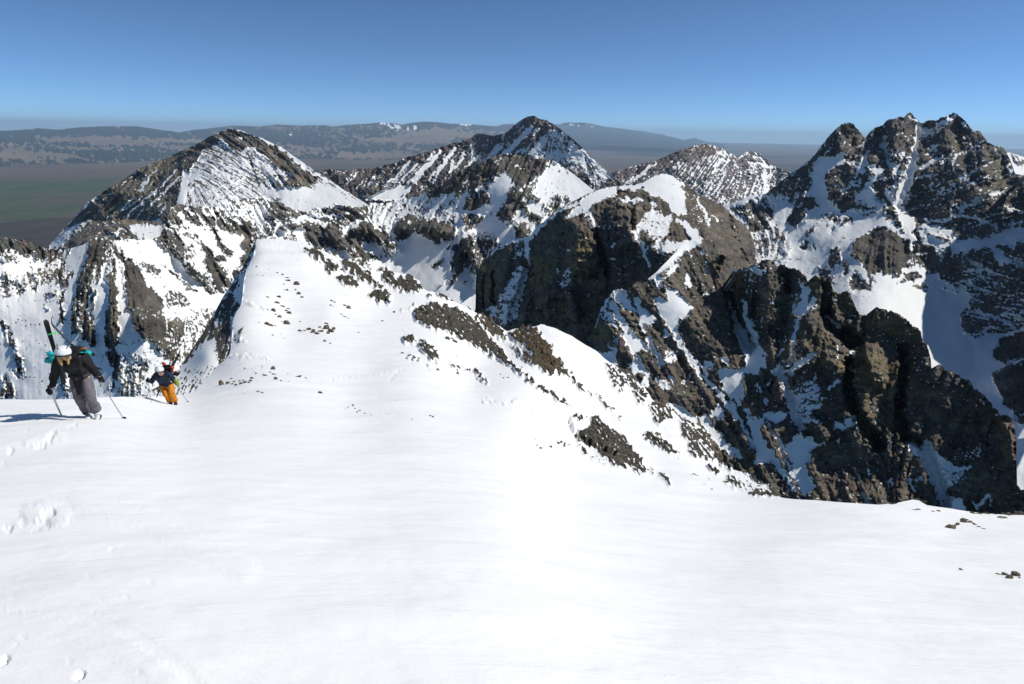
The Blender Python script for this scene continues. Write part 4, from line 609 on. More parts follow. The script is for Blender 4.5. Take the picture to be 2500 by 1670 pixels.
mountain('cliff', Mm,
    [(1395, 880), (1405, 862), (1417, 845), (1428, 833), (1443, 818), (1456, 799), (1461, 780), (1464, 765), (1468, 750), (1475, 738), (1484, 722), (1494, 711), (1508, 706), (1525, 706), (1540, 699), (1552, 690), (1563, 687), (1575, 690), (1584, 680), (1590, 674), (1603, 664), (1615, 651), (1629, 637), (1650, 615), (1667, 597), (1680, 588), (1695, 586), (1705, 596), (1722, 614), (1738, 640), (1752, 664), (1765, 688), (1776, 690), (1786, 668), (1790, 661), (1800, 657), (1812, 656), (1824, 653), (1838, 646), (1850, 640), (1864, 636), (1880, 638), (1892, 645), (1897, 652), (1902, 648), (1912, 647), (1926, 654), (1940, 654), (1951, 660), (1962, 668), (1970, 682), (1974, 691), (1978, 684), (1984, 678), (1990, 675), (2005, 676), (2022, 682), (2030, 696), (2035, 712), (2043, 718), (2050, 714), (2052, 722), (2058, 713), (2068, 712), (2076, 720), (2082, 733), (2090, 752), (2098, 768), (2108, 772), (2120, 768), (2130, 760), (2137, 752), (2150, 754), (2165, 758), (2180, 762), (2196, 768), (2212, 780), (2224, 788), (2232, 797), (2240, 799), (2250, 810), (2251, 828), (2258, 832), (2264, 845), (2268, 858), (2273, 880), (2274, 903), (2283, 903), (2287, 894), (2294, 891), (2304, 897), (2307, 907), (2318, 907), (2325, 906), (2336, 914), (2342, 917), (2350, 924), (2360, 926), (2370, 936), (2378, 955), (2388, 956), (2400, 963), (2410, 975), (2421, 985), (2424, 998), (2436, 1000), (2440, 1013), (2450, 1012), (2462, 1016), (2470, 1022), (2476, 1036), (2479, 1060), (2483, 1088), (2482, 1115), (2483, 1140), (2476, 1160), (2474, 1178), (2484, 1186), (2492, 1197), (2510, 1198), (2640, 1230)],
    [(1395, 910), (1600, 1060), (1800, 1240), (2100, 1300), (2640, 1340)],
    [(1395, 880, 424.4), (1428, 833, 453.2), (1464, 760, 460.3), (1494, 710, 467.8), (1563, 690, 466.1), (1629, 637, 484.8), (1690, 588, 518.3), (1765, 688, 495.1), (1790, 661, 468.0), (1864, 636, 460.2), (1950, 660, 441.8), (2000, 676, 432.0), (2068, 713, 438.8), (2110, 772, 425.4), (2160, 757, 420.3), (2250, 812, 393.5), (2274, 900, 365.1), (2340, 915, 359.1), (2421, 985, 334.9), (2480, 1090, 305.0), (2510, 1198, 278.1), (2640, 1230, 260.5), (1440, 860, 440), (1500, 780, 445), (1480, 850, 425), (1540, 900, 405), (1600, 800, 435), (1600, 960, 390), (1650, 700, 460), (1680, 850, 425), (1700, 950, 405), (1700, 1020, 390), (1740, 760, 450), (1760, 880, 420), (1780, 1000, 390), (1800, 780, 455), (1830, 860, 425), (1860, 760, 450), (1880, 950, 390), (1900, 850, 410), (1920, 1060, 365), (1950, 760, 430), (1960, 1000, 375), (2000, 900, 385), (2010, 790, 415), (2060, 880, 390), (2050, 1000, 365), (2050, 1150, 340), (2130, 900, 380), (2130, 1040, 350), (2090, 830, 405), (2200, 860, 395), (2230, 1000, 360), (2240, 1100, 335), (2180, 1130, 335), (2320, 1040, 340), (2300, 1200, 315), (2400, 1120, 320), (2440, 1050, 335), (2420, 1220, 300), (1860, 1170, 345), (1800, 1240, 330), (2100, 1300, 300), (2640, 1340, 280), (1395, 910, 400), (1600, 1060, 360)],
    1.45,
    [(-4, a1((545, 790), (600, 745), (690, 730), (770, 900), (880, 1040), (800, 1060), (620, 900))), (-4, a1((1170, 530), (1290, 590), (1225, 700), (1165, 620))), (-4, a1((1150, 850), (1260, 860), (1400, 960), (1470, 1130), (1500, 1400), (1580, 1568), (1500, 1540), (1380, 1300), (1240, 1110), (1170, 980))), (-3.6, a1((1310, 690), (1450, 760), (1680, 990), (1640, 1080), (1550, 1180), (1500, 1120), (1400, 950), (1330, 850))),
     (-3.8, a1((930, 960), (1060, 1060), (1170, 1170), (1040, 1250), (970, 1210))), (-3.4, a1((1270, 1260), (1390, 1370), (1280, 1430))), (-1.4, a1((480, 880), (560, 1100), (750, 1240), (700, 1300), (500, 1250), (380, 1100))), (-1.5, a1((1200, 460), (1500, 300), (1450, 480), (1300, 620))),
     (-3.8, a3((360, 230), (540, 240), (600, 180), (620, 260), (590, 400), (500, 380))), (-3.6, a3((780, 420), (900, 320), (1030, 560), (960, 520), (860, 550))), (-3.4, a3((1860, 370), (1990, 400), (1960, 480), (1880, 450))), (-3.6, a3((2050, 950), (2150, 1100), (2120, 1190), (1970, 1130))), (-3.6, a3((2060, 490), (2400, 480), (2400, 920), (2200, 850), (2100, 650))), (-1.6, a3((1100, 560), (1350, 640), (1400, 780), (1200, 700))), (-1.2, a3((1300, 180), (1500, 220), (1450, 380), (1300, 400))),
     (-4.2, a2((175, 680), (240, 800), (300, 990), (420, 1110), (430, 1200), (620, 1390), (620, 1480), (700, 1600), (450, 1600), (420, 1450), (290, 1200), (235, 950))),
     (-3.8, a4((380, 0), (620, 20), (690, 150), (600, 320), (400, 300), (460, 150))), (-3.8, a4((30, 270), (400, 230), (330, 380), (300, 600), (320, 740), (430, 800), (500, 900), (660, 960), (620, 1080), (700, 1300), (800, 1400), (900, 1568), (560, 1568), (550, 1300), (400, 900), (200, 600), (100, 480))),
     (-3.8, a4((660, 900), (730, 850), (930, 860), (1010, 880), (940, 960), (820, 1000), (700, 960))), (-3.8, a4((1180, 1170), (1480, 1300), (1300, 1400), (1350, 1500), (1300, 1568), (1100, 1568), (980, 1350), (1050, 1290))),
     (-3.4, a4((1650, 990), (1780, 1030), (1950, 880), (1990, 960), (1870, 1080), (1670, 1090))), (-1.3, a4((1020, 560), (1350, 400), (1500, 500), (1480, 740), (1250, 1000), (1150, 850))), (-1.1, a4((800, 100), (1300, 60), (1200, 180), (900, 220))),
     (-4.2, a6((670, 460), (800, 480), (880, 490), (910, 430), (1000, 450), (1040, 560), (1150, 680), (1210, 740), (1380, 820), (1230, 950), (1290, 1080), (1210, 1200), (1370, 1260), (1500, 1390), (1450, 1480), (1150, 1420), (1060, 1100), (980, 930), (850, 700), (680, 520))), (-1.6, a6((1230, 900), (1500, 820), (1530, 980), (1400, 1120), (1280, 1080))), (-1.0, a6((1200, 700), (1650, 480), (1850, 560), (1500, 760))), (-1.2, a2((1050, 560), (1420, 620), (1380, 800), (1200, 850))), (-1.1, a2((380, 250), (620, 220), (700, 300), (560, 420), (430, 400)))],
    [(-3, 3, a1((540, 810), (460, 900), (350, 1100))), (-3.8, (7, 7), a1((560, 960), (700, 1210), (800, 1390), (900, 1568))), (-3.8, 5.5, a3((730, 0), (850, 230), (920, 330), (950, 420), (1040, 560), (1010, 710))), (-3.6, 7, a3((820, 0), (960, 130), (1030, 190))), (-3.8, (4, 9), a1((890, 860), (940, 1000), (990, 1150))), (-3.2, 3.5, a1((960, 1230), (1010, 1340))), (-3.6, 6, a3((1060, 50), (1200, 290), (1250, 390))),
     (-3.8, (16, 5), a1((1560, 100), (1330, 300), (1180, 480), (1070, 590))), (-3.4, 9, a1((1690, 20), (1760, 60))), (-3.2, 6, a1((1600, 100), (1690, 100))), (-2.8, 6, a1((1620, 540), (1630, 680))), (-2.8, (3, 5), a1((1850, 380), (1900, 520))), (-2.6, 4, a1((1480, 380), (1380, 500))), (-2.4, 3, a1((1830, 200), (1880, 230))), (-2.4, 3, a1((1960, 760), (1860, 820))), (-3, 3, a1((1430, 1420), (1500, 1500), (1560, 1550))),
     (-4, (4, 5), a3((1430, 0), (1560, 150), (1650, 300), (1760, 500), (1960, 700), (2070, 830), (2200, 1000), (2323, 1180))), (-3.2, 3, a3((1720, 340), (1850, 450), (1900, 560))), (-3.4, 8, a3((1850, 1180), (1960, 1350), (2100, 1568))), (-3.4, 8, a3((1380, 980), (1560, 1080), (1720, 1230))), (-3, 4, a3((470, 130), (560, 200))), (-3, 4, a3((600, 50), (640, 150))), (-2.4, 4, a3((1370, 580), (1420, 660))), (-2.2, 3, a3((1640, 600), (1560, 660))), (-2.6, 4, a3((2130, 300), (2200, 400))),
     (-3.6, (6, 3.5), a2((400, 700), (400, 880), (470, 1080), (560, 1280), (700, 1450))), (-3, 4, a2((500, 940), (510, 1060), (570, 1180))), (-3.4, (9, 4), a2((1270, 520), (1210, 740), (1140, 980), (1100, 1170))), (-2.6, 4, a2((1100, 1170), (1070, 1400), (1040, 1500))), (-3, 5, a2((1090, 700), (1120, 860))), (-2.4, 4, a2((1250, 850), (1400, 640))), (-3, 1.6, a2((1180, 360), (1210, 520))), (-2.4, 3, a2((850, 1430), (960, 1360))), (-2, 2, a2((970, 1160), (980, 1250))), (-2.6, 1.4, a2((630, 960), (700, 720), (820, 680))), (-2.4, 2.5, a2((700, 970), (750, 960))),
     (-3, 2.8, a2((230, 240), (430, 230), (600, 150))), (-2.6, 5, a2((540, 230), (640, 250))), (-2.6, 4, a2((1540, 880), (1640, 960), (1750, 1030))), (-2.4, 3, a2((1850, 1440), (2000, 1330))), (-2.4, 3, a2((190, 480), (220, 510))), (-2.6, 3, a2((1940, 730), (1980, 750))),
     (-3.2, 5, a4((1390, 20), (1200, 150), (1040, 280), (870, 290))), (-4, (9, 7), a4((850, 240), (940, 400), (1010, 580), (1050, 720), (1100, 860), (1190, 1070))), (-3, 10, a4((1040, 690), (1090, 760))), (-2.6, 3.5, a4((1110, 650), (1330, 580))), (-2.8, 4, a4((1590, 500), (1720, 420))), (-2.4, 4, a4((1300, 790), (1490, 740))), (-2.4, 5, a4((1240, 960), (1420, 980))), (-2.6, 3, a4((1400, 340), (1410, 390))), (-3, 4, a4((560, 470), (620, 560))), (-2.4, 4, a4((680, 650), (720, 740))), (-2.4, 3, a4((740, 440), (760, 400))), (-2.6, 3, a4((1880, 220), (1950, 260))), (-2.2, 3, a4((1960, 1150), (2000, 1060))), (-2.2, 2, a4((2040, 1160), (2070, 1150))), (-2, 2.4, a4((1720, 1240), (1730, 1280))),
     (3.6, 4, a4((100, 380), (160, 420), (250, 370))), (3.2, 4, a4((330, 770), (420, 940))), (3, 2.4, a4((450, 880), (500, 960))), (3.2, (3, 12), a4((700, 1030), (640, 1100), (720, 1180))), (-3.4, 3.4, a4((700, 990), (800, 1130), (900, 1250), (1000, 1450))), (-3, 8, a4((0, 1160), (150, 1340), (330, 1480))), (-3.4, (3, 5), a4((190, 680), (300, 900), (420, 1150), (500, 1320))),
     (-3.6, (10, 4), e7((1160, 430), (1230, 520), (1330, 660))), (-3.6, 16, [(1939, 1110), (1955, 1150), (1972, 1190)]), (-3, 3, [(1903, 1095), (1939, 1165)]), (-3, 3, a6((0, 1180), (60, 1250), (150, 1340))), (-2.6, 3.4, a6((700, 980), (720, 1060), (780, 1190))), (-2.4, 3.4, a6((110, 850), (130, 920))), (-2.4, 2.6, a6((790, 1020), (860, 970))), (-2.8, 4, a6((1960, 1040), (1950, 1130), (1830, 1220), (1760, 1290), (1630, 1380))), (-2.4, 2.4, a6((1830, 1240), (1860, 1370))), (-2.2, 3, a6((2220, 1220), (2290, 1210))), (-2.6, 5, a6((1320, 860), (1560, 800))), (-2.2, 2, a6((580, 900), (620, 950))), (-2.2, 2.4, a6((420, 1000), (440, 1080))),
     (3.6, 3.4, a6((830, 690), (850, 740))), (3, 3, a6((1160, 1310), (1190, 1320))), (3, 4, a6((1170, 830), (1210, 880)))],
    [(1480, 800, 50), (1560, 850, 58), (1650, 750, 55), (1620, 950, 58), (1700, 850, 62), (1700, 1020, 55), (1780, 960, 60), (1840, 700, 95), (1830, 820, 80), (1950, 800, 100), (1900, 950, 70), (1980, 950, 150), (2000, 1100, 62), (2080, 1120, 62), (2120, 950, 95), (2060, 780, 85), (2200, 800, 160), (2250, 960, 110), (2350, 1000, 115), (2300, 1130, 120), (2440, 1100, 95), (1900, 1120, 62)], 62,
    'steep dark rock face cut by snow gullies, ending in brown towers on the right', rough=.009, rib=.0045, proud=.006, mott=.55, vein=.5, comb=.45, comb_size=12, comb_len=52, step=1.8, rowstep=1.8, jag=2.2, seed=101, wamp=2.5, rs=1.5, back=.35,
    groove=[(-.05, (6, 14), a2((60, 250), (180, 600), (280, 1000), (450, 1300))), (-.06, (8, 20), a2((1560, 450), (1540, 850), (1650, 1050), (1950, 1250))), (.03, 24, a2((700, 300), (750, 900))), (-.03, 7, a2((980, 250), (1010, 500))), (-.05, (8, 16), a4((1880, 100), (1860, 500), (1950, 800), (2150, 1150), (2280, 1300))), (.035, 18, a5((150, 700), (250, 1100))), (-.04, 10, a5((620, 650), (610, 1000), (560, 1450))), (-.04, 12, a6((560, 100), (640, 380), (800, 440))), (-.03, 14, a6((900, 500), (1050, 900), (1200, 1300))), (-.04, 7, a6((1870, 350), (1880, 700))), (.03, 20, a6((2080, 300), (2100, 700))),
            (.025, 14, a4((900, 500), (850, 750))), (.02, 18, a4((1400, 1000), (1500, 1150))), (-.02, 8, a4((900, 280), (1050, 720), (1180, 1060))), (.03, 18, a4((1600, 150), (1700, 250)))],
    warm=[a5((30, 700), (200, 660), (420, 800), (600, 1000), (560, 1300), (400, 1568), (0, 1568), (-100, 1100)), a6((0, 0), (540, 0), (540, 200), (380, 330), (100, 300)), a5((0, 200), (400, 150), (850, 400), (800, 500), (400, 580), (0, 500)), a4((1350, 60), (1850, 60), (1850, 300), (1600, 330), (1350, 200)), a2((1200, 1200), (1560, 1150), (1450, 1330), (1250, 1380)), a1((350, 1180), (560, 1300), (620, 1568), (250, 1400)), a2((100, 1150), (280, 1250), (200, 1350)), a6((1900, 150), (2150, 300), (2150, 700), (1950, 500)), a2((1100, 200), (1550, 420), (1900, 560), (1900, 900), (1650, 800))])

# ------------------------------------------------------------------ the near snow ridge we stand on
def ridge_mat(name, unit=.11, dark=(.105, .096, .082)):
    m = bpy.data.materials.new(name); g = G(m)
    pos = g.n('ShaderNodeNewGeometry').outputs['Position']
    A = g.n('ShaderNodeAttribute', attribute_name='rock').outputs['Fac']; W = g.n('ShaderNodeAttribute', attribute_name='warm').outputs['Fac']
    n1 = g.noise(pos, 1/(unit*7), 8, .66, .2); n0 = g.noise(pos, 1/2.6, 4, .6)
    f = g.math('ADD', A, g.math('ADD', g.math('MULTIPLY', g.math('SUBTRACT', n1, .5), 1.6), g.math('MULTIPLY', g.math('SUBTRACT', n0, .5), 1.6)))
    fac = g.ramp(f, -.08, .08)
    vec = g.n('ShaderNodeMapping', {'Vector': pos, 'Scale': (.55, 1, 2.6), 'Rotation': (math.radians(28), math.radians(34), math.radians(20))}).outputs[0]
    wv = g.n('ShaderNodeVectorMath', {0: vec, 1: g.n('ShaderNodeTexNoise', {'Vector': pos, 'Scale': 1.4, 'Detail': 3}).outputs[1]}, operation='ADD').outputs[0]
    v = g.n('ShaderNodeTexVoronoi', {'Vector': wv, 'Scale': 1/.9}, feature='DISTANCE_TO_EDGE'); v2 = g.n('ShaderNodeTexVoronoi', {'Vector': wv, 'Scale': 1/.30}, feature='DISTANCE_TO_EDGE'); vc = g.n('ShaderNodeTexVoronoi', {'Vector': wv, 'Scale': 1/.30}, feature='F1')
    n3 = g.noise(pos, 1/.9, 6, .7)
    c = g.mix(g.ramp(n3, .35, .65), (*dark, 1), (.20, .175, .135, 1))
    c = g.mix(g.math('MULTIPLY', g.ramp(n0, .45, .62), .45), c, (.20, .175, .095, 1))
    c = g.mix(g.math('MULTIPLY', W, .75), c, (.24, .165, .085, 1))
    vcc = g.n('ShaderNodeSeparateColor', {0: vc.outputs['Color']}).outputs[0]
    c = g.mix(g.ramp(vcc, 0, 1, .0, .6), c, tuple(x*.5 for x in dark)+(1,))
    c = g.mix(g.ramp(v2.outputs['Distance'], .05, .0, 0, .6), c, (.012, .011, .010, 1))
    hb = g.math('ADD', g.math('MULTIPLY', g.ramp(v.outputs['Distance'], 0, .25), .30), g.math('ADD', g.math('MULTIPLY', g.ramp(v2.outputs['Distance'], 0, .2), .10), g.math('MULTIPLY', vcc, .16)))
    b1 = g.n('ShaderNodeBump', {'Height': hb, 'Strength': 1.0, 'Distance': 1.0})
    b3 = g.n('ShaderNodeBump', {'Height': n1, 'Strength': .6, 'Distance': .12, 'Normal': b1.outputs[0]})
    rk = g.n('ShaderNodeBsdfPrincipled', {'Base Color': c, 'Roughness': .88, 'Normal': b3.outputs[0], 'Specular IOR Level': .2})
    # wind-worked snow
    sv = g.n('ShaderNodeMapping', {'Vector': pos, 'Scale': (.35, 1.6, 1.0), 'Rotation': (0, 0, math.radians(-14))}).outputs[0]
    s1 = g.noise(sv, 2.2, 6, .6, .4); s2 = g.noise(pos, .55, 4, .5); s3 = g.noise(pos, 38, 3, .6)
    hgt = g.math('ADD', g.math('MULTIPLY', s1, .055), g.math('ADD', g.math('MULTIPLY', s2, .16), g.math('MULTIPLY', s3, .003)))
    sb = g.n('ShaderNodeBump', {'Height': hgt, 'Strength': .55, 'Distance': 1.0})
    sc = g.mix(g.ramp(s1, .3, .7), (.865, .87, .855, 1), (.90, .90, .885, 1))
    ss = g.n('ShaderNodeBsdfPrincipled', {'Base Color': sc, 'Roughness': .6, 'Normal': sb.outputs[0], 'Specular IOR Level': .15})
    mx = g.n('ShaderNodeMixShader', {0: fac, 1: ss.outputs[0], 2: rk.outputs[0]})
    g.n('ShaderNodeOutputMaterial', {0: mx.outputs[0]})
    return m
Am = ridge_mat('ridge snow')

A_SIL = [(-320, 985), (-100, 977), (0, 974), (150, 972), (250, 971), (332, 970), (400, 968), (431, 966), (455, 963), (477, 957), (487, 944), (497, 929), (517, 908), (532, 894), (547, 882), (560, 868), (564, 850), (566, 815), (568, 785), (576, 765), (590, 740), (594, 715), (596, 690), (600, 668), (606, 648), (614, 632), (620, 615), (622, 600), (625, 586), (640, 581), (660, 582), (690, 585), (728, 590), (745, 594), (765, 601), (790, 612), (815, 623), (831, 632), (850, 640), (870, 650), (897, 661), (905, 664), (925, 664), (953, 663), (965, 663), (985, 667), (1004, 676), (1020, 688), (1036, 702), (1045, 712), (1055, 710), (1065, 712), (1080, 722), (1092, 733), (1103, 738), (1125, 748), (1150, 762), (1160, 768), (1175, 768), (1196, 787), (1215, 799), (1239, 807), (1255, 801), (1276, 797), (1300, 793), (1312, 790), (1320, 785), (1330, 786), (1350, 794), (1365, 803), (1395, 817), (1426, 836), (1459, 858), (1480, 875), (1500, 890), (1520, 905), (1535, 915), (1545, 934), (1558, 937), (1575, 950), (1590, 975), (1600, 984), (1625, 992), (1655, 1015), (1668, 1030), (1690, 1033), (1705, 1040), (1720, 1050), (1732, 1080), (1742, 1105), (1752, 1122), (1765, 1135), (1790, 1148), (1820, 1158), (1850, 1172), (1880, 1192), (1905, 1213), (1944, 1217), (2000, 1221), (2050, 1225), (2100, 1229), (2143, 1231), (2165, 1229), (2180, 1231), (2200, 1226), (2228, 1220), (2245, 1223), (2262, 1234), (2290, 1239), (2340, 1246), (2400, 1252), (2450, 1255), (2500, 1257), (2640, 1268), (2850, 1290)]
A_BOT = [(-320, 1790), (2850, 1790)]
A_INV = [(-300, 1780, .60), (1250, 1780, .60), (2800, 1780, .50), (0, 1670, .53), (1250, 1670, .515), (2500, 1670, .42), (0, 1400, .335), (1250, 1400, .325), (2500, 1400, .19), (-300, 1200, .21), (0, 1200, .21), (600, 1200, .205), (1250, 1200, .185), (1900, 1400, .26), (2200, 1230, .085), (2500, 1262, .08), (2800, 1290, .08), (2320, 1290, .11),
         (-300, 985, .080), (0, 975, .080), (0, 1018, .108), (225, 1018, .104), (300, 1018, .103), (423, 986, .053), (431, 967, .046), (300, 971, .068), (520, 1018, .090), (420, 1040, .108), (750, 1020, .085), (1000, 1020, .078), (1250, 1020, .062), (1600, 1200, .11),
         (480, 955, .042), (550, 935, .042), (547, 882, .030), (566, 800, .021), (594, 715, .014), (606, 648, .009), (625, 588, .0052), (700, 590, .0050), (765, 602, .0054), (900, 662, .0068), (1042, 705, .0086), (1159, 768, .0108), (1240, 808, .0118), (1323, 787, .0118), (1426, 836, .0145), (1500, 892, .018), (1590, 975, .023), (1690, 1033, .028), (1752, 1122, .038), (1903, 1212, .078),
         (700, 700, .0125), (650, 640, .009), (800, 760, .0165), (700, 850, .026), (900, 900, .033), (800, 680, .0100), (1000, 800, .0180), (950, 720, .0108), (1100, 850, .0225), (1250, 900, .026), (1150, 950, .036), (1400, 960, .029), (1430, 1050, .042), (1600, 1080, .040), (1600, 1160, .062), (1350, 1120, .075), (1800, 1180, .062), (850, 990, .060)]
a_polys = [(v*.72 if v > 4 else v, pp) for v, pp in [(6, b4((520, 790), (560, 760), (640, 750), (720, 740), (740, 790), (840, 850), (840, 940), (760, 960), (680, 890), (600, 860))), (6, b4((850, 920), (1020, 980), (1030, 1060), (960, 1110), (880, 1100), (840, 1040))), (6, b4((1060, 950), (1220, 940), (1330, 1040), (1450, 1100), (1560, 1200), (1660, 1340), (1620, 1360), (1350, 1200), (1250, 1130), (1100, 1050))), (6, b4((1000, 1150), (1080, 1120), (1250, 1170), (1330, 1290), (1240, 1350), (1100, 1300))),
     (6, b4((1480, 1450), (1560, 1390), (1680, 1420), (1780, 1530), (1700, 1540), (1560, 1510))), (6, b4((1610, 1150), (1700, 1100), (1800, 1090), (1850, 1180), (1900, 1220), (1800, 1300), (1700, 1250))), (6, b4((1900, 1180), (2060, 1150), (2280, 1340), (2200, 1350), (2100, 1420), (1900, 1350), (1800, 1280))), (5, b4((900, 840), (980, 830), (940, 880))),
     (6, e6((410, 420), (500, 385), (640, 400), (750, 440), (800, 480), (870, 550), (1000, 680), (1060, 780), (1000, 770), (900, 700), (780, 650), (640, 570), (560, 560), (440, 490))), (6, e6((560, 305), (620, 330), (690, 390), (630, 380), (580, 350))), (6, e6((815, 480), (840, 455), (880, 460), (990, 540), (1030, 600), (970, 615), (900, 570))), (6, e6((1030, 570), (1100, 540), (1180, 530), (1230, 525), (1250, 600), (1318, 660), (1318, 800), (1200, 720), (1120, 650), (1060, 610))),
     (6, e7((-30, -20), (60, -30), (140, 0), (190, 80), (160, 92), (60, 45))), (4.0, e6((1000, 610), (1060, 640), (1200, 740), (1318, 800), (1318, 850), (1200, 790), (1100, 720))), (5, e6((500, 330), (545, 330), (550, 360), (510, 368))),
     (5.4, e6((330, 600), (420, 590), (440, 640), (370, 640))), (5.4, e6((440, 650), (470, 600), (540, 660), (600, 720), (570, 750), (480, 700))), (5, e6((340, 550), (420, 590), (415, 602), (350, 562))), (5, e6((500, 760), (520, 755), (545, 810), (520, 800))), (5.2, e6((635, 742), (680, 748), (735, 800), (715, 810), (660, 780))),
     (6, e7((300, 275), (330, 290), (370, 330), (440, 370), (520, 460), (570, 530), (585, 590), (545, 580), (500, 540), (430, 540), (360, 500), (320, 470), (300, 440), (230, 410), (200, 370), (250, 350), (290, 330))), (5.6, e7((545, 378), (600, 350), (640, 370), (720, 450), (750, 492), (700, 484), (620, 440))),
     (5, e7((480, 130), (510, 118), (540, 130), (580, 190), (570, 240), (530, 230), (510, 180))), (5, e7((580, 230), (620, 218), (700, 240), (720, 290), (690, 305), (640, 330), (620, 310))), (4.2, e7((640, 330), (700, 350), (700, 375))), (5, e7((730, 290), (800, 310), (830, 345), (890, 350), (920, 440), (930, 515), (850, 510), (800, 490), (770, 420), (750, 350))),
     (3.4, e7((360, 10), (400, 30), (500, 70), (560, 100), (480, 130), (440, 180), (390, 120), (370, 60))), (2.4, [(1790, 1150), (1850, 1172), (1905, 1213), (1830, 1208), (1770, 1180)]), (1.7, e7((870, 540), (960, 530), (1060, 640), (1000, 670), (900, 620)))]]
a_strokes = [(4.5, 4, e6((1020, 740), (1110, 830), (1190, 890))), (4.8, 5, e7((30, 140), (80, 170), (130, 212), (150, 218))), (4.4, 4, e7((155, 215), (190, 245))), (4.4, 5, e7((190, 80), (240, 145))), (3.8, 3, e7((250, 155), (300, 190))), (3.4, 3.5, e7((320, 170), (400, 262))), (3.4, 2, e7((420, 280), (450, 305))), (4.6, 6, e7((210, 292), (240, 300))), (4.2, 3, e7((265, 290), (280, 300))), (4.2, 5, e7((645, 575), (690, 612))), (3.8, 3, e7((590, 540), (605, 570))),
     (4.2, 1.8, e7((110, 410), (170, 430), (250, 450), (290, 485), (330, 500), (385, 540))), (4.2, 2, e7((12, 443), (35, 448), (62, 462))), (4.6, 6, e7((935, 490), (965, 530))), (4.2, 4, e7((885, 540), (940, 568))), (4.4, 4, e7((1070, 560), (1130, 600), (1200, 640), (1240, 685))), (4, 3, e7((1100, 668), (1220, 682))), (4, 2.4, e7((980, 548), (1000, 560))), (3.6, 2.4, e7((800, 570), (815, 582))), (4.6, 3, e6((390, 710), (460, 745))), (4.2, 2.4, e6((760, 800), (800, 830))), (4.4, 4, e6((820, 820), (900, 895))),
     (4.4, 3, e6((230, 310), (275, 345))), (4.6, 5, e6((150, 330), (200, 330), (260, 370))), (4, 2.4, b4((1010, 850), (900, 790), (780, 740))), (3.6, 2, e6((430, 395), (360, 410), (350, 420)))]
def build_ridge():
    R = Raster(-330, 560, 2860, 1800); R.warp(2.5, 30, 501)
    lam = 1e-4+.08*(np.array([t[2] for t in A_INV])/.1)**2
    inv = R.grid(lambda X, Y: tps(A_INV, X, Y, lam), 8); depth = 1/np.clip(inv, .0030, 2)
    F = np.full((R.h, R.w), -3.2, np.float32)
    R.polys(F, a_polys, 4.5); R.strokes(F, a_strokes)
    R.flow([(800, 640, 38), (1000, 720, 38), (1200, 850, 42), (1450, 1050, 50), (1600, 1000, 48), (1000, 900, 38)], 38)
    L1 = R.lic(8, 26, 503); N1 = R.noise(20, 1.3, 504)
    near = np.clip((F+3.0)/2, 0, 1)
    w = np.clip(.5+F*.3, 0, 1); w = w*w*(3-2*w)
    F = F+near*(0.62*N1+0.85*L1)
    N3 = R.noise(18, 1.6, 505)
    H = w*depth*(.0075+.0016*L1+.0012*N3)*np.clip(depth/20, .5, 1)
    # undulation of the snow: broad, in metres, from places on the ground
    P = at(R.X[None, :].repeat(R.h, 0), R.Y[:, None].repeat(R.w, 1), depth)
    def wn(sx, sy, seed, rot=0.25):
        t = fbm(512, 512, 64, 2.4, seed); c, s = math.cos(rot), math.sin(rot)
        u = (P[..., 0]*c+P[..., 1]*s)/sx*64; v = (-P[..., 0]*s+P[..., 1]*c)/sy*64
        u = np.abs((u % 1022)-511); v = np.abs((v % 1022)-511)
        return bil(t, v, u)
    H = H+wn(9, 4, 511)*.02*np.clip(depth/12, .35, 1.5)+wn(2.6, .9, 512)*.004*np.clip(1.6-depth/22, 0, 1)+wn(60, 40, 514)*.25*np.clip((depth-25)/60, 0, 1)
    G_ = np.zeros_like(F); old = R.wx, R.wy; R.wx = R.noise(30, 1.5, 520)*2; R.wy = R.noise(30, 1.5, 521)*2
    R.strokes(G_, [(-.003, 14, [(0, 1470), (120, 1496), (220, 1512), (330, 1560), (450, 1640), (520, 1720)]), (.004, 34, [(-60, 1540), (120, 1520), (260, 1560), (380, 1640), (440, 1730)]), (.014, 20, [(75, 1262), (110, 1250), (150, 1262)]), (-.014, 10, [(60, 1278), (90, 1285), (110, 1282)]), (-.03, 9, [(110, 1260), (125, 1255)]), (-.025, 7, [(0, 1625), (18, 1612)]), (-.02, 6, [(15, 1292), (25, 1290)]), (-.022, 6, [(190, 1660), (205, 1650)]),
                  (.006, 26, [(200, 1225), (350, 1260), (480, 1330), (600, 1390)]), (.012, 8, [(65, 1080), (130, 1060), (150, 1070)]), (-.026, 4, [(120, 1075), (132, 1060)]), (-.025, 4, [(90, 1090), (110, 1085)]), (-.022, 4, [(20, 1100), (30, 1096)]), (-.02, 3, [(170, 1045), (185, 1040)]),
                  (-.5, 4, [(880, 600)]), (-.05, 2, [(600, 742), (640, 752)]), (.18, 1.8, [(594, 738), (628, 745), (652, 756)]), (.15, 1.6, [(570, 824), (600, 834)]), (.1, 1.4, [(555, 872), (620, 868), (660, 878)]), (.08, 2.2, [(1180, 980), (1250, 985), (1310, 975), (1370, 1005)]), (.10, 1.8, [(1300, 1013), (1350, 1010), (1400, 1003)]),
                  (-.3, 4, [(1380, 1010), (1400, 1050), (1440, 1085), (1500, 1110)])])
    # small clods and steps kicked into the snow
    rg = np.random.default_rng(5)
    spots = [(-.005, rg.uniform(3, 6), [(x, y)]) for x, y in [(rg.uniform(0, 340), 1400+rg.normal()*45) for _ in range(1)]+[(rg.normal(260, 45), rg.normal(1462, 22)) for _ in range(2)]+[(rg.uniform(0, 160), rg.uniform(1050, 1130)) for _ in range(2)]]
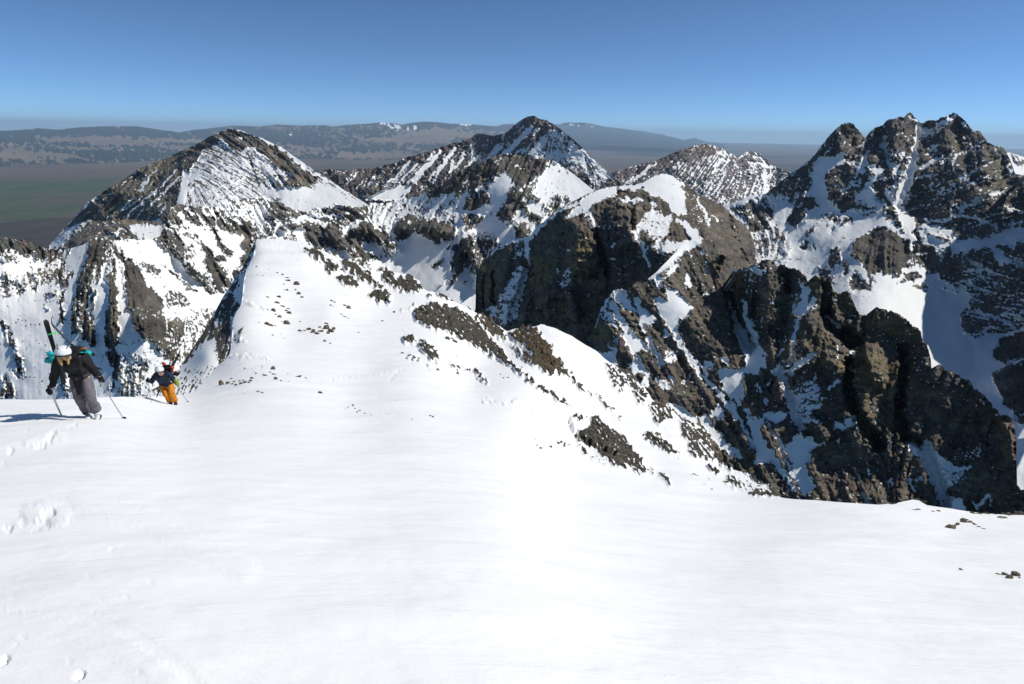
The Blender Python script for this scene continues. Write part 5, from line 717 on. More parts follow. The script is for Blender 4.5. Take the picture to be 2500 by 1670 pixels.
    spots += [(-.002, 8, [(x, y)]) for x, y in ((218, 1412), (370, 1427), (40, 1580), (172, 1617), (340, 1648), (245, 1252), (195, 1257), (60, 1560))]
    track = [(1110-230*t**1.15, 775+150*t**.7) for t in np.linspace(0, 1, 26)]
    spots += [(-.03, 2.6, [(x+rg.normal()*1.5, y)]) for x, y in [(950+90*(1-t)**1.3+ (0), 862+68*t) for t in np.linspace(0, 1, 18)]+[(770+180*t, 931-20*t) for t in np.linspace(0, 1, 14)]]
    R.strokes(G_, spots); R.wx, R.wy = old
    H = H+G_
    W = np.zeros_like(F); R.polys(W, [(1.0, e6((1030, 570), (1230, 525), (1318, 660), (1318, 800), (1120, 650))), (1, e7((0, 0), (140, 0), (190, 80), (60, 45))), (.7, e6((815, 480), (880, 460), (1030, 600), (900, 570))), (.5, b4((1200, 1000), (1660, 1340), (1400, 1200)))], 8)
    o = terrain('snow_ridge', Am, R, A_SIL, A_BOT, depth, F, H, 2.8, 2.6, 1.2, .12, vertical=True, extra={'warm': W})
    tag(o, 'sunlit snow ridge under the skiers with rock ribs along its right edge', kind='structure')
    return R, depth, F, H
RA, DA, FA, HA = build_ridge()
def ground(px, py, up=0.0):
    """a point on the near snow surface seen at (px, py)"""
    d = float(RA.sample(DA, np.array(px, float), np.array(py, float)))
    p = at(px, py, d); p[2] += float(RA.sample(HA, np.array(px, float), np.array(py, float)))+up
    return Vector(p)

# steep shaded side under the cornice
AL = [(300, 985), (335, 969), (350, 962), (365, 955), (395, 938), (412, 931), (428, 918), (436, 903), (448, 886), (458, 868), (468, 852), (474, 843), (486, 826), (497, 811), (510, 785), (524, 762), (534, 744), (544, 725), (556, 706), (570, 686), (580, 670), (590, 655), (597, 643), (606, 625), (614, 608), (619, 594), (624, 586), (640, 600)]
mountain('cornice_wall', Am, AL, [(300, 1010), (431, 1000), (520, 950), (560, 900), (640, 640)],
    [(300, 985, 22), (335, 969, 24), (428, 918, 40), (474, 843, 62), (524, 762, 90), (570, 686, 120), (597, 643, 160), (624, 586, 215), (431, 966, 23), (497, 930, 28), (547, 882, 36), (566, 800, 50), (592, 735, 73), (605, 655, 112), (622, 605, 180), (500, 860, 42), (540, 800, 60), (300, 1010, 18), (431, 1000, 20), (560, 900, 32), (640, 640, 160)],
    -.2,
    [(1.8, e5((570, 100), (500, 260), (430, 400), (320, 520), (230, 680), (120, 880), (170, 830), (250, 730), (330, 700), (350, 860), (430, 840), (440, 700), (440, 560), (500, 490), (440, 420), (490, 290), (560, 200))), (-2.4, e5((255, 740), (325, 710), (340, 868), (120, 900), (190, 810))),
     (-1.5, e5((340, 560), (370, 580), (340, 660), (320, 640)))],
    [(-3.2, 5, e5((500, 300), (495, 340), (510, 385))), (-3.2, 6, e5((480, 420), (490, 450), (500, 470))), (-3, 4, e5((580, 140), (570, 190), (550, 220))), (-2, 3, e5((440, 560), (435, 700), (460, 820))), (-1.6, 3, e5((360, 600), (350, 700))), (2.2, 3, e5((300, 530), (200, 720), (140, 860))), (2.6, 4, [(395, 940), (375, 952)])],
    [(500, 800, 105), (560, 700, 110), (440, 920, 120)], 110, 'shaded rock and snow wall dropping left below the cornice', rough=.010, rib=.008, proud=.006, mott=.9, comb=1.6, comb_size=6, comb_len=30, step=1.8, rowstep=1.8, jag=.8, seed=531, wamp=2, back=.25)

# ------------------------------------------------------------------ stones lying on the snow
rock_m = bpy.data.materials.new('stone'); g = G(rock_m)
tc = g.n('ShaderNodeTexCoord').outputs['Object']; pos = g.n('ShaderNodeNewGeometry').outputs['Position']
n1 = g.noise(pos, 5, 7, .65); n2 = g.noise(pos, 1.2, 4, .6); n3 = g.noise(pos, 22, 4, .6)
c = g.mix(g.ramp(n1, .35, .65), (.085, .070, .056, 1), (.20, .16, .115, 1)); c = g.mix(g.ramp(n2, .5, .65, 0, .6), c, (.18, .16, .085, 1)); c = g.mix(g.ramp(n3, .55, .7, 0, .5), c, (.05, .045, .04, 1))
bb = g.n('ShaderNodeBump', {'Height': n1, 'Strength': .8, 'Distance': .08})
b = g.n('ShaderNodeBsdfPrincipled', {'Base Color': c, 'Roughness': .85, 'Normal': bb.outputs[0], 'Specular IOR Level': .25}); g.n('ShaderNodeOutputMaterial', {0: b.outputs[0]})
def stone_mesh(seed, flat, sub=2):
    rg = random.Random(seed); bm = bmesh.new(); bmesh.ops.create_icosphere(bm, subdivisions=sub, radius=1)
    planes = [(Vector((rg.gauss(0, 1), rg.gauss(0, 1), rg.gauss(0, .8))).normalized(), rg.uniform(.45, .8)) for _ in range(12)]
    for v in bm.verts:
        for n, dd in planes:
            k = v.co.dot(n)-dd
            if k > 0: v.co -= n*k*.95
        v.co += Vector((rg.gauss(0, .02), rg.gauss(0, .02), rg.gauss(0, .02)))
        v.co.z *= flat
    me = bpy.data.meshes.new('stone'); bm.to_mesh(me); bm.free(); me.materials.append(rock_m); return me
STONES = [stone_mesh(k, f) for k, f in enumerate((.55, .42, .7, .5, .36, .85))]
def stone(px, py, w, hr=.5, ang=35, label=None, group=None, tall=1.0):
    """w: width in photo pixels; hr: how far it stands up compared with its width"""
    p = ground(px, py); sc = w*(p.dot(Vector(_f)))/FPX/2*1.12
    o = bpy.data.objects.new('rock', STONES[random.randrange(len(STONES))]); col.objects.link(o)
    a = math.radians(-ang)
    o.rotation_euler = (random.uniform(-.25, .25)-.35, random.uniform(-.25, .25), a*.8+random.uniform(-.3, .3))
    o.scale = (sc, sc*random.uniform(.55, .9), sc*hr*2.0*tall)
    o.location = p+Vector((0, 0, sc*hr*.25))
    tag(o, label, 'rock', group)
    return o
def stones(sheet_fn, lst, label, group):
    for t in lst:
        q = sheet_fn((t[0], t[1]))[0]
        stone(q[0], q[1], t[2], *(t[3:5] if len(t) > 3 else ()), label=label, group=group)
stones(e5, [(600, 255, 6), (676, 263, 3.5), (607, 306, 5), (640, 318, 5), (690, 326, 3.5), (733, 290, 9), (768, 313, 9), (795, 332, 11), (800, 352, 15), (857, 373, 20), (795, 403, 9), (775, 401, 5), (850, 402, 9, .4), (870, 425, 14, .5, 50), (890, 442, 10), (773, 370, 6)],
       'small brown rock in the uppermost scatter on the snow right of the cornice', 'rocks of the upper scatter beside the cornice')
stones(e5, [(742, 438, 17, .4), (670, 438, 13, .3), (730, 470, 16, .25), (765, 490, 18, .25), (800, 508, 14, .25), (668, 520, 7, .8), (708, 525, 17, .7), (720, 545, 8), (745, 562, 15, .5), (790, 525, 10), (808, 540, 18, .5), (668, 618, 22, .5), (690, 628, 14, .5), (715, 625, 9, .5), (793, 617, 24, .4), (760, 600, 6), (878, 597, 6), (700, 685, 7, .8), (750, 675, 4), (773, 705, 4), (613, 603, 6)],
       'weathered brown rock in the middle scatter on the snow right of the cornice', 'rocks of the middle scatter beside the cornice')
stones(e5, [(880, 662, 13, .5), (905, 660, 8, .7), (938, 655, 15, .6), (965, 672, 18, .6), (990, 682, 14, .6), (1010, 668, 16, .6), (1005, 640, 10, .5), (1048, 618, 12, .5), (1050, 650, 22, .7), (1078, 670, 20, .7), (1095, 655, 13, .7), (1060, 680, 12, .5)],
       'rock in the dense brown pile at the foot of the scatter right of the cornice', 'rocks of the dense pile on the snow')
stones(e5, [(1037, 728, 11, .5), (1072, 740, 6, .9)], 'small rock lying just below the dense brown pile', 'two small rocks below the dense pile')
stones(e5, [(1080, 462, 9, .6), (1098, 470, 7), (1073, 490, 8, .8), (1090, 497, 5), (1165, 488, 12, .4), (1188, 508, 13, .5), (1140, 545, 12, .25), (1165, 560, 14, .25), (1185, 572, 9, .25), (1125, 478, 3)],
       'small rock in the open snow under the rocky right edge of the ridge', 'rocks in the open snow near the ridge edge')
stones(e8, [(202, 103, 6), (238, 108, 4), (248, 118, 4), (258, 128, 8), (288, 90, 5), (290, 97, 4), (288, 106, 4), (345, 103, 18, .5), (303, 136, 16, .5), (330, 122, 10, .3), (350, 129, 14, .3), (358, 158, 14, .5), (385, 171, 7), (418, 127, 6, .3), (422, 174, 5)],
       'small brown rock in the loose group above the stone row by the snow edge', 'rocks in the loose group right of the small skier')
stones(e8, [(118, 181, 15, .4), (140, 184, 8), (150, 172, 10, .4), (160, 192, 14, .5), (176, 170, 8, .5), (186, 180, 14, .5), (205, 175, 14, .5), (222, 178, 12, .6), (232, 168, 11, .6), (240, 155, 11, .6), (136, 155, 9, .4), (193, 168, 7)],
       'rock in the long brown stone row right of the skier in orange trousers', 'rocks of the long stone row')
stone(*e8((85, 188))[0], 14, 1.0, 10, 'reddish block standing at the left end of the long stone row', None)
stone(*e8((470, 143))[0], 18, .45, 25, 'dark lone rock on the snow right of the loose rock group', None); stones(e8, [(508, 148, 6), (515, 153, 5)], 'tiny rock beside the dark lone rock', 'two tiny rocks')
stone(*e8((583, 229))[0], 15, .6, 10, 'lone pointed brown rock in the middle of the bright snow', None); stones(e8, [(200, 231, 5, .3), (270, 222, 12, .2), (292, 228, 13, .2)], 'thin flat rock just showing through the snow below the stone row', 'flat rocks below the stone row')
stones(e8, [(748, 295, 7, .8), (758, 304, 6), (780, 312, 8, .5), (767, 320, 5, 1), (806, 324, 9, .3), (838, 336, 7, .3), (722, 300, 6, .3), (706, 302, 4)], 'small dark stone in the short chain across the middle of the snow', 'stones of the short chain in the snow')
stone(*e8((1043, 364))[0], 7, .3, 10, 'tiny flat stone alone on the snow below the short chain', None); stones(e8, [(1138, 341, 8, .5, 20), (1150, 349, 9, .5, 50)], 'small hooked brown stone alone on the open snow', 'hooked stones'); stones(e8, [(966, 265, 3.5), (928, 337, 3)], 'speck of stone on the open snow', 'specks of stone')
stones(e6, [(5, 403, 12, .7), (66, 573, 8, .5), (220, 483, 7, .7), (296, 427, 9, .9), (342, 412, 7), (352, 693, 13, .3), (655, 690, 4), (697, 716, 6, .4)], 'single small rock on the snow below the rocky ridge edge', 'single rocks below the ridge edge')
stones(e6, [(640, 605, 16, .5), (672, 605, 10), (690, 622, 18, .5), (705, 821, 9, .7), (577, 797, 12, .5), (980, 830, 4, 1), (1000, 855, 7), (620, 690, 4), (1030, 852, 7)], 'small grey rock strewn between the rock bands on the right flank', 'rocks strewn on the right flank')
stones(e7, [(15, 400, 6, .4), (92, 440, 12, .5), (865, 628, 4), (905, 648, 7), (820, 575, 8), (830, 580, 6), (995, 640, 5), (1025, 630, 5), (1050, 645, 5), (890, 600, 5)], 'small rock on the snow of the lower right flank', 'rocks on the lower right flank')
stones(a6, [(280, 1326, 12, .3), (380, 1324, 22, .3), (440, 1328, 10, .5), (500, 1334, 8), (780, 1278, 10, .4), (830, 1284, 10, .4), (905, 1318, 12, .8), (880, 1310, 8), (1600, 1464, 14, .3), (1680, 1468, 18, .3), (1800, 1472, 14, .3), (1900, 1476, 12, .3), (2050, 1476, 14, .3), (2110, 1490, 15, .6), (2200, 1470, 12), (2280, 1478, 16, .4), (2330, 1490, 12, .4)],
       'rock poking out along the snow skyline at the right', 'rocks along the snow skyline')
stones(a6, [(770, 1422, 14, .25), (830, 1416, 14, .25), (1110, 1436, 13, .35), (1040, 1440, 8, .5), (2000, 1524, 18, .3), (2060, 1526, 14, .3), (1500, 1564, 16, .25)], 'thin flat rock just below the snow skyline at the right', 'flat rocks below the snow skyline')
q8 = sheet(2200, 1150, 5.2267)
stone(*q8((600, 728))[0], 17, .95, 0, 'upright block at the left end of the rock group on the right snow', None); stone(*q8((655, 738))[0], 20, .55, 10, 'tilted slab leaning on the upright block on the right snow', None)
stones(q8, [(700, 692, 9, .6), (725, 680, 10, .7)], 'small stone between the upright block and the humped rock', 'stones bridging two rocks on the right snow')
stone(*q8((800, 650))[0], 22, .6, 0, 'dark humped rock at the top of the group on the right snow', None); stone(*q8((885, 655))[0], 17, .45, 40, 'sloping slab right of the humped rock on the right snow', None)
stones(q8, [(940, 682, 12, .3, 30), (1000, 708, 14, .15, 30), (1060, 735, 13, .12, 30)], 'thin stone trailing down right from the humped rock', 'stones trailing from the humped rock')
stone(*q8((770, 1250))[0], 14, .25, 20, 'thin dark stone alone left of the lowest rocks at the right', None)
stone(*q8((1390, 1350))[0], 18, .9, 0, 'upright brown block at the lower right edge of the snow', None); stone(*q8((1470, 1315))[0], 28, .5, 20, 'humped brown rock at the lower right picture edge', None); stones(q8, [(1340, 1305, 20, .3), (1270, 1300, 16, .2), (1230, 1294, 10, .15)], 'thin stone trailing left from the lower right rocks', 'stones trailing from the lower right rocks'); stone(*q8((1515, 1345))[0], 8, .5, 0, 'small stone under the humped rock at the lower right', None)

# rubble breaking through on the rock bands: too many to count
def rubble():
    rg = np.random.default_rng(9); base = []
    for s in range(6):
        me = STONES[s]; bm = bmesh.new(); bmesh.ops.create_icosphere(bm, subdivisions=1, radius=1); r = random.Random(s)
        for v in bm.verts: v.co *= r.uniform(.7, 1.15); v.co.z *= .6
        base.append((np.array([v.co[:] for v in bm.verts]), np.array([[v.index for v in f.verts] for f in bm.faces]))); bm.free()
    V = []; Fc = []; off = 0; n = 0
    while n < 700:
        px, py = rg.uniform(730, 1960), rg.uniform(590, 1220)
        if py < curve(A_SIL, px)+2: continue
        f = float(RA.sample(FA, np.array(px), np.array(py)))
        if f < -.5 or f > 1.0: continue
        p = np.array(ground(px, py)); d = p@_f; s = rg.uniform(1.4, 4.6)*d/FPX*rg.choice([.6, 1, 1.6])
        b, t = base[rg.integers(6)]; a = rg.uniform(0, 6.28); M = np.array([[math.cos(a), -math.sin(a), 0], [math.sin(a), math.cos(a), 0], [0, 0, 1]])
        T = math.radians(35); M = np.array([[1, 0, 0], [0, math.cos(T), math.sin(T)], [0, -math.sin(T), math.cos(T)]])@M
        V.append((b*np.array([s, s*.7, s*.75]))@M.T+p+np.array([0, 0, s*.15])); Fc.append(t+off); off += len(b); n += 1
    o = mesh_obj('rubble', np.concatenate(V), np.concatenate(Fc), rock_m, smooth=False)
    tag(o, kind='stuff')
rubble()

# ------------------------------------------------------------------ the air: one even box of thin haze round everything
def haze():
    m = bpy.data.materials.new('haze'); g = G(m)
    v = g.n('ShaderNodeVolumePrincipled', {'Color': (.56, .78, 1.0, 1), 'Density': HAZE, 'Anisotropy': .1})
    out = g.n('ShaderNodeOutputMaterial'); g.t.links.new(v.outputs[0], out.inputs['Volume'])
    m.cycles.homogeneous_volume = True
    x0, x1, y0, y1, z0, z1 = -185000, 185000, -3000, 190000, -1760, 1250
    V = [(x, y, z) for z in (z0, z1) for x, y in ((x0, y0), (x1, y0), (x1, y1), (x0, y1))]
    F = [(0, 3, 2, 1), (4, 5, 6, 7), (0, 1, 5, 4), (1, 2, 6, 5), (2, 3, 7, 6), (3, 0, 4, 7)]
    o = mesh_obj('haze', V, F, m, smooth=False); tag(o, kind='stuff')
HAZE = 1.0e-5
haze()

# ------------------------------------------------------------------ the two ski tourers
def plain_mat(name, colr, rough=.7, bump=0.0, scale=60, spec=.3, fold=False):
    m = bpy.data.materials.new(name); g = G(m)
    tc = g.n('ShaderNodeTexCoord').outputs['Object']
    n = g.noise(tc, scale, 4, .6, .5 if fold else 0)
    c = g.mix(g.ramp(n, .3, .7), tuple(x*.82 for x in colr)+(1,), tuple(min(1, x*1.1) for x in colr)+(1,))
    ins = {'Base Color': c, 'Roughness': rough, 'Specular IOR Level': spec}
    if bump: ins['Normal'] = g.n('ShaderNodeBump', {'Height': n, 'Strength': bump, 'Distance': .03}).outputs[0]
    b = g.n('ShaderNodeBsdfPrincipled', ins); g.n('ShaderNodeOutputMaterial', {0: b.outputs[0]}); return m
M_ = {k: plain_mat(*v) for k, v in dict(
    skin=('skin', (.55, .34, .26), .6), hair=('blond hair', (.50, .33, .12), .6, .5, 120), black=('black cloth', (.013, .013, .015), .75, .7, 14, .2, True), grey=('grey purple cloth', (.150, .135, .155), .75, .8, 11, .2, True),
    dark=('black webbing', (.02, .02, .022), .6), white=('white shell', (.80, .81, .80), .28, 0, 30, .5), vent=('helmet vent', (.06, .07, .08), .5), teal=('teal cloth', (.02, .42, .43), .6, .8, 22), orange=('orange cloth', (.60, .22, .015), .7, .8, 12, .2, True),
    navy=('navy cloth', (.018, .032, .065), .7, .8, 13, .2, True), red=('red orange cloth', (.55, .06, .03), .6, .6, 25), lime=('lime green mitten', (.26, .33, .07), .65, .5, 30), metal=('pole metal', (.28, .29, .30), .35), pale=('pale pole', (.66, .68, .66), .45), ski=('ski top', (.018, .022, .022), .35), tealski=('teal ski edge', (.05, .50, .50), .4), green=('bright green strap', (.15, .8, .22), .5),
    boot=('white boot shell', (.72, .73, .72), .35), rust=('rust cloth', (.35, .14, .04), .7), base=('ski base', (.05, .05, .055), .4)).items()}

def skin_mesh(name, joints, edges, mat, parent, sub=2, smooth=True, root=0):
    """joints: list of (Vector, rx, ry)"""
    me = bpy.data.meshes.new(name); me.from_pydata([j[0] for j in joints], edges, []); me.update()
    o = bpy.data.objects.new(name, me); col.objects.link(o)
    md = o.modifiers.new('skin', 'SKIN'); md.use_smooth_shade = True
    if not me.skin_vertices: me.skin_vertices.new(name='')
    sv = me.skin_vertices[0].data
    for i, j in enumerate(joints): sv[i].radius = (j[1], j[2]); sv[i].use_root = (i == root)
    sb = o.modifiers.new('sub', 'SUBSURF'); sb.levels = sub; sb.render_levels = sub
    dg = bpy.context.evaluated_depsgraph_get(); dg.update()
    nm = bpy.data.meshes.new_from_object(o.evaluated_get(dg)); bpy.data.objects.remove(o); bpy.data.meshes.remove(me)
    nm.name = name; nm.materials.clear(); nm.materials.append(mat)
    for p in nm.polygons: p.use_smooth = smooth; p.material_index = 0
    o = bpy.data.objects.new(name, nm); col.objects.link(o)
    if parent: o.parent = parent; o.matrix_parent_inverse = parent.matrix_world.inverted()
    return o
def bm_obj(name, bm, mat, parent=None, smooth=True):
    me = bpy.data.meshes.new(name); bm.to_mesh(me); bm.free(); me.materials.append(mat)
    for p in me.polygons: p.use_smooth = smooth
    o = bpy.data.objects.new(name, me); col.objects.link(o)
    if parent: o.parent = parent; o.matrix_parent_inverse = parent.matrix_world.inverted()
    return o
def frame(z, y=Vector((0, -1, 0))):
    z = z.normalized(); x = y.cross(z).normalized(); y = z.cross(x)
    return Matrix((x, y, z)).transposed().to_4x4()
def ball(name, c, r, mat, parent, M=None, warp=0.0, seed=0, sub=3, cut=None):
    bm = bmesh.new(); bmesh.ops.create_icosphere(bm, subdivisions=sub, radius=1)
    rg = random.Random(seed); off = Vector((rg.uniform(0, 50), rg.uniform(0, 50), rg.uniform(0, 50)))
    if cut is not None: bmesh.ops.delete(bm, geom=[v for v in bm.verts if v.co.z < cut], context='VERTS')
    R_ = M or Matrix.Identity(4)
    for v in bm.verts:
        k = 1+warp*mnoise.noise(v.co*1.7+off)+warp*.5*mnoise.noise(v.co*4+off)
        p = Vector((v.co.x*r[0]*k, v.co.y*r[1]*k, v.co.z*r[2]*k)); v.co = R_@p+c
    return bm_obj(name, bm, mat, parent)
def tube(name, pts, radii, mat, parent, seg=10):
    bm = bmesh.new(); rings = []
    for i, p in enumerate(pts):
        t = (pts[min(i+1, len(pts)-1)]-pts[max(i-1, 0)]).normalized(); a = t.orthogonal().normalized(); b_ = t.cross(a)
        rings.append([bm.verts.new(p+(a*math.cos(q*2*math.pi/seg)+b_*math.sin(q*2*math.pi/seg))*radii[i]) for q in range(seg)])
    for i in range(len(rings)-1):
        for q in range(seg): bm.faces.new((rings[i][q], rings[i][(q+1) % seg], rings[i+1][(q+1) % seg], rings[i+1][q]))
    bm.faces.new(rings[0][::-1]); bm.faces.new(rings[-1]); bmesh.ops.recalc_face_normals(bm, faces=bm.faces)
    return bm_obj(name, bm, mat, parent)
def empty(name, loc):
    o = bpy.data.objects.new(name, None); col.objects.link(o); o.location = loc; o.empty_display_size = .2
    bpy.context.view_layer.update(); return o
def strap(name, pts, w, th, mat, parent, nrm=Vector((0, -1, .3))):
    bm = bmesh.new(); rows = []
    for i, p in enumerate(pts):
        t = (pts[min(i+1, len(pts)-1)]-pts[max(i-1, 0)]).normalized(); s = t.cross(nrm).normalized(); n = s.cross(t).normalized(); ww = w[i] if isinstance(w, (list, tuple)) else w
        rows.append([bm.verts.new(p+s*a*ww/2+n*b_*th/2) for a, b_ in ((-1, -1), (1, -1), (1, 1), (-1, 1))])
    for i in range(len(rows)-1):
        for q in range(4): bm.faces.new((rows[i][q], rows[i][(q+1) % 4], rows[i+1][(q+1) % 4], rows[i+1][q]))
    bm.faces.new(rows[0][::-1]); bm.faces.new(rows[-1]); bmesh.ops.recalc_face_normals(bm, faces=bm.faces)
    return bm_obj(name, bm, mat, parent, smooth=False)
def hand_chain(c, grip, out, s=1.0):
    """palm + four curled fingers + thumb around a pole with direction grip; out = back of the hand"""
    j = []; e = []
    grip = grip.normalized(); out = (out-grip*out.dot(grip)).normalized(); side = grip.cross(out)
    j.append((c+out*.030*s, .030*s, .022*s)); j.append((c+out*.030*s+grip*.02*s, .030*s, .022*s)); e.append((0, 1))
    fs = []
    for k, L in enumerate((.9, 1.0, .95, .8)):
        b0 = c+out*.028*s+grip*(.034-.022*k)*s+side*.020*s
        a = [b0, b0+side*.026*s*L-out*.022*s, b0+side*.012*s*L-out*.048*s*L, b0-side*.014*s-out*.050*s*L]
        fs.append([(p, .0105*s, .0105*s) for p in a])
    t0 = c+out*.02*s+grip*.045*s-side*.012*s
    fs.append([(t0, .013*s, .013*s), (t0-out*.026*s-side*.016*s, .012*s, .012*s), (t0-out*.050*s+grip*.004*s+side*.004*s, .010*s, .010*s)])
    return j, e, fs
def glove(c, grip, out, mat, parent, s=1.0):
    j, e, fs = hand_chain(c, grip, out, s)
    for f in fs:
        n0 = len(j); j += f; e.append((0, n0)); e += [(n0+i, n0+i+1) for i in range(len(f)-1)]
    return skin_mesh('glove', j, e, mat, parent, 1)
def ski_mesh(name, tip, tail, up, w, mat, edge, label, group, strapmat=None):
    """a ski standing tip up: long shovel-nosed plank with a waist and a turned-up tip"""
    root = empty(name, tail); tag(root, label, 'ski', group)
    ax = (tip-tail); L = ax.length; ax.normalize(); up = (up-ax*up.dot(ax)).normalized(); sd = ax.cross(up)
    def body(nm, w0, w1, t0, t1, m):
        bm = bmesh.new(); rows = []
        for i in range(31):
            s = i/30; wd = (.5+.5*math.cos(s*math.pi*2))*.016+w*.9
            if s > .93: wd *= math.sqrt(max(0.02, 1-((s-.93)/.07)**2))
            if s < .03: wd *= .75+s*8
            rise = .10*max(0, (s-.86)/.14)**2+.012*math.sin(s*math.pi)
            c = tail+ax*L*s+up*rise
            rows.append([bm.verts.new(c+sd*wd*a+up*b_) for a, b_ in ((w0/2, t0), (w1/2, t0), (w1/2, t1), (w0/2, t1))])
        for i in range(30):
            for q in range(4): bm.faces.new((rows[i][q], rows[i][(q+1) % 4], rows[i+1][(q+1) % 4], rows[i+1][q]))
        bm.faces.new(rows[0][::-1]); bm.faces.new(rows[-1]); bmesh.ops.recalc_face_normals(bm, faces=bm.faces)
        return bm_obj(nm, bm, m, root, smooth=False)
    body('top_sheet', -1, 1, .004, .011, mat); body('ski_base', -.98, .98, -.004, .0035, M_['base']); body('ski_edge', -1.04, -1.002, -.004, .0105, edge)
    c = tail+ax*L*.45+up*.03
    ball('toe_binding', c+ax*.03, (.03, .05, .02), M_['dark'], root, frame(up, ax), 0, 1, 2); ball('heel_binding', c-ax*.22, (.028, .045, .028), M_['dark'], root, frame(up, ax), 0, 2, 2)
    return root
def pole(name, top, tip, mat, label, group, basket=True, fat=1.0):
    root = empty(name, tip); tag(root, label, 'ski pole', group)
    ax = (tip-top).normalized()
    tube('shaft', [top+ax*.10, top+(tip-top)*.5, tip-ax*.06], [.009*fat, .0085*fat, .007*fat], mat, root); tube('grip', [top-ax*.05, top-ax*.03, top+ax*.04, top+ax*.12], [.018, .021, .015, .015], M_['dark'], root); tube('pole_tip', [tip-ax*.06, tip], [.007, .002], M_['metal'], root, 6)
    if basket:
        bm = bmesh.new(); bmesh.ops.create_cone(bm, cap_ends=True, segments=14, radius1=.048, radius2=.02, depth=.014)
        for v in bm.verts: v.co = frame(-ax)@v.co+tip-ax*.05
        bm_obj('basket', bm, M_['dark'], root)
    strap('wrist_strap', [top-ax*.03, top-ax*.01+Vector((.03, -.03, -.05)), top+ax*.05+Vector((.02, -.03, -.06)), top+ax*.02], .016, .003, M_['dark'], root)
    return root

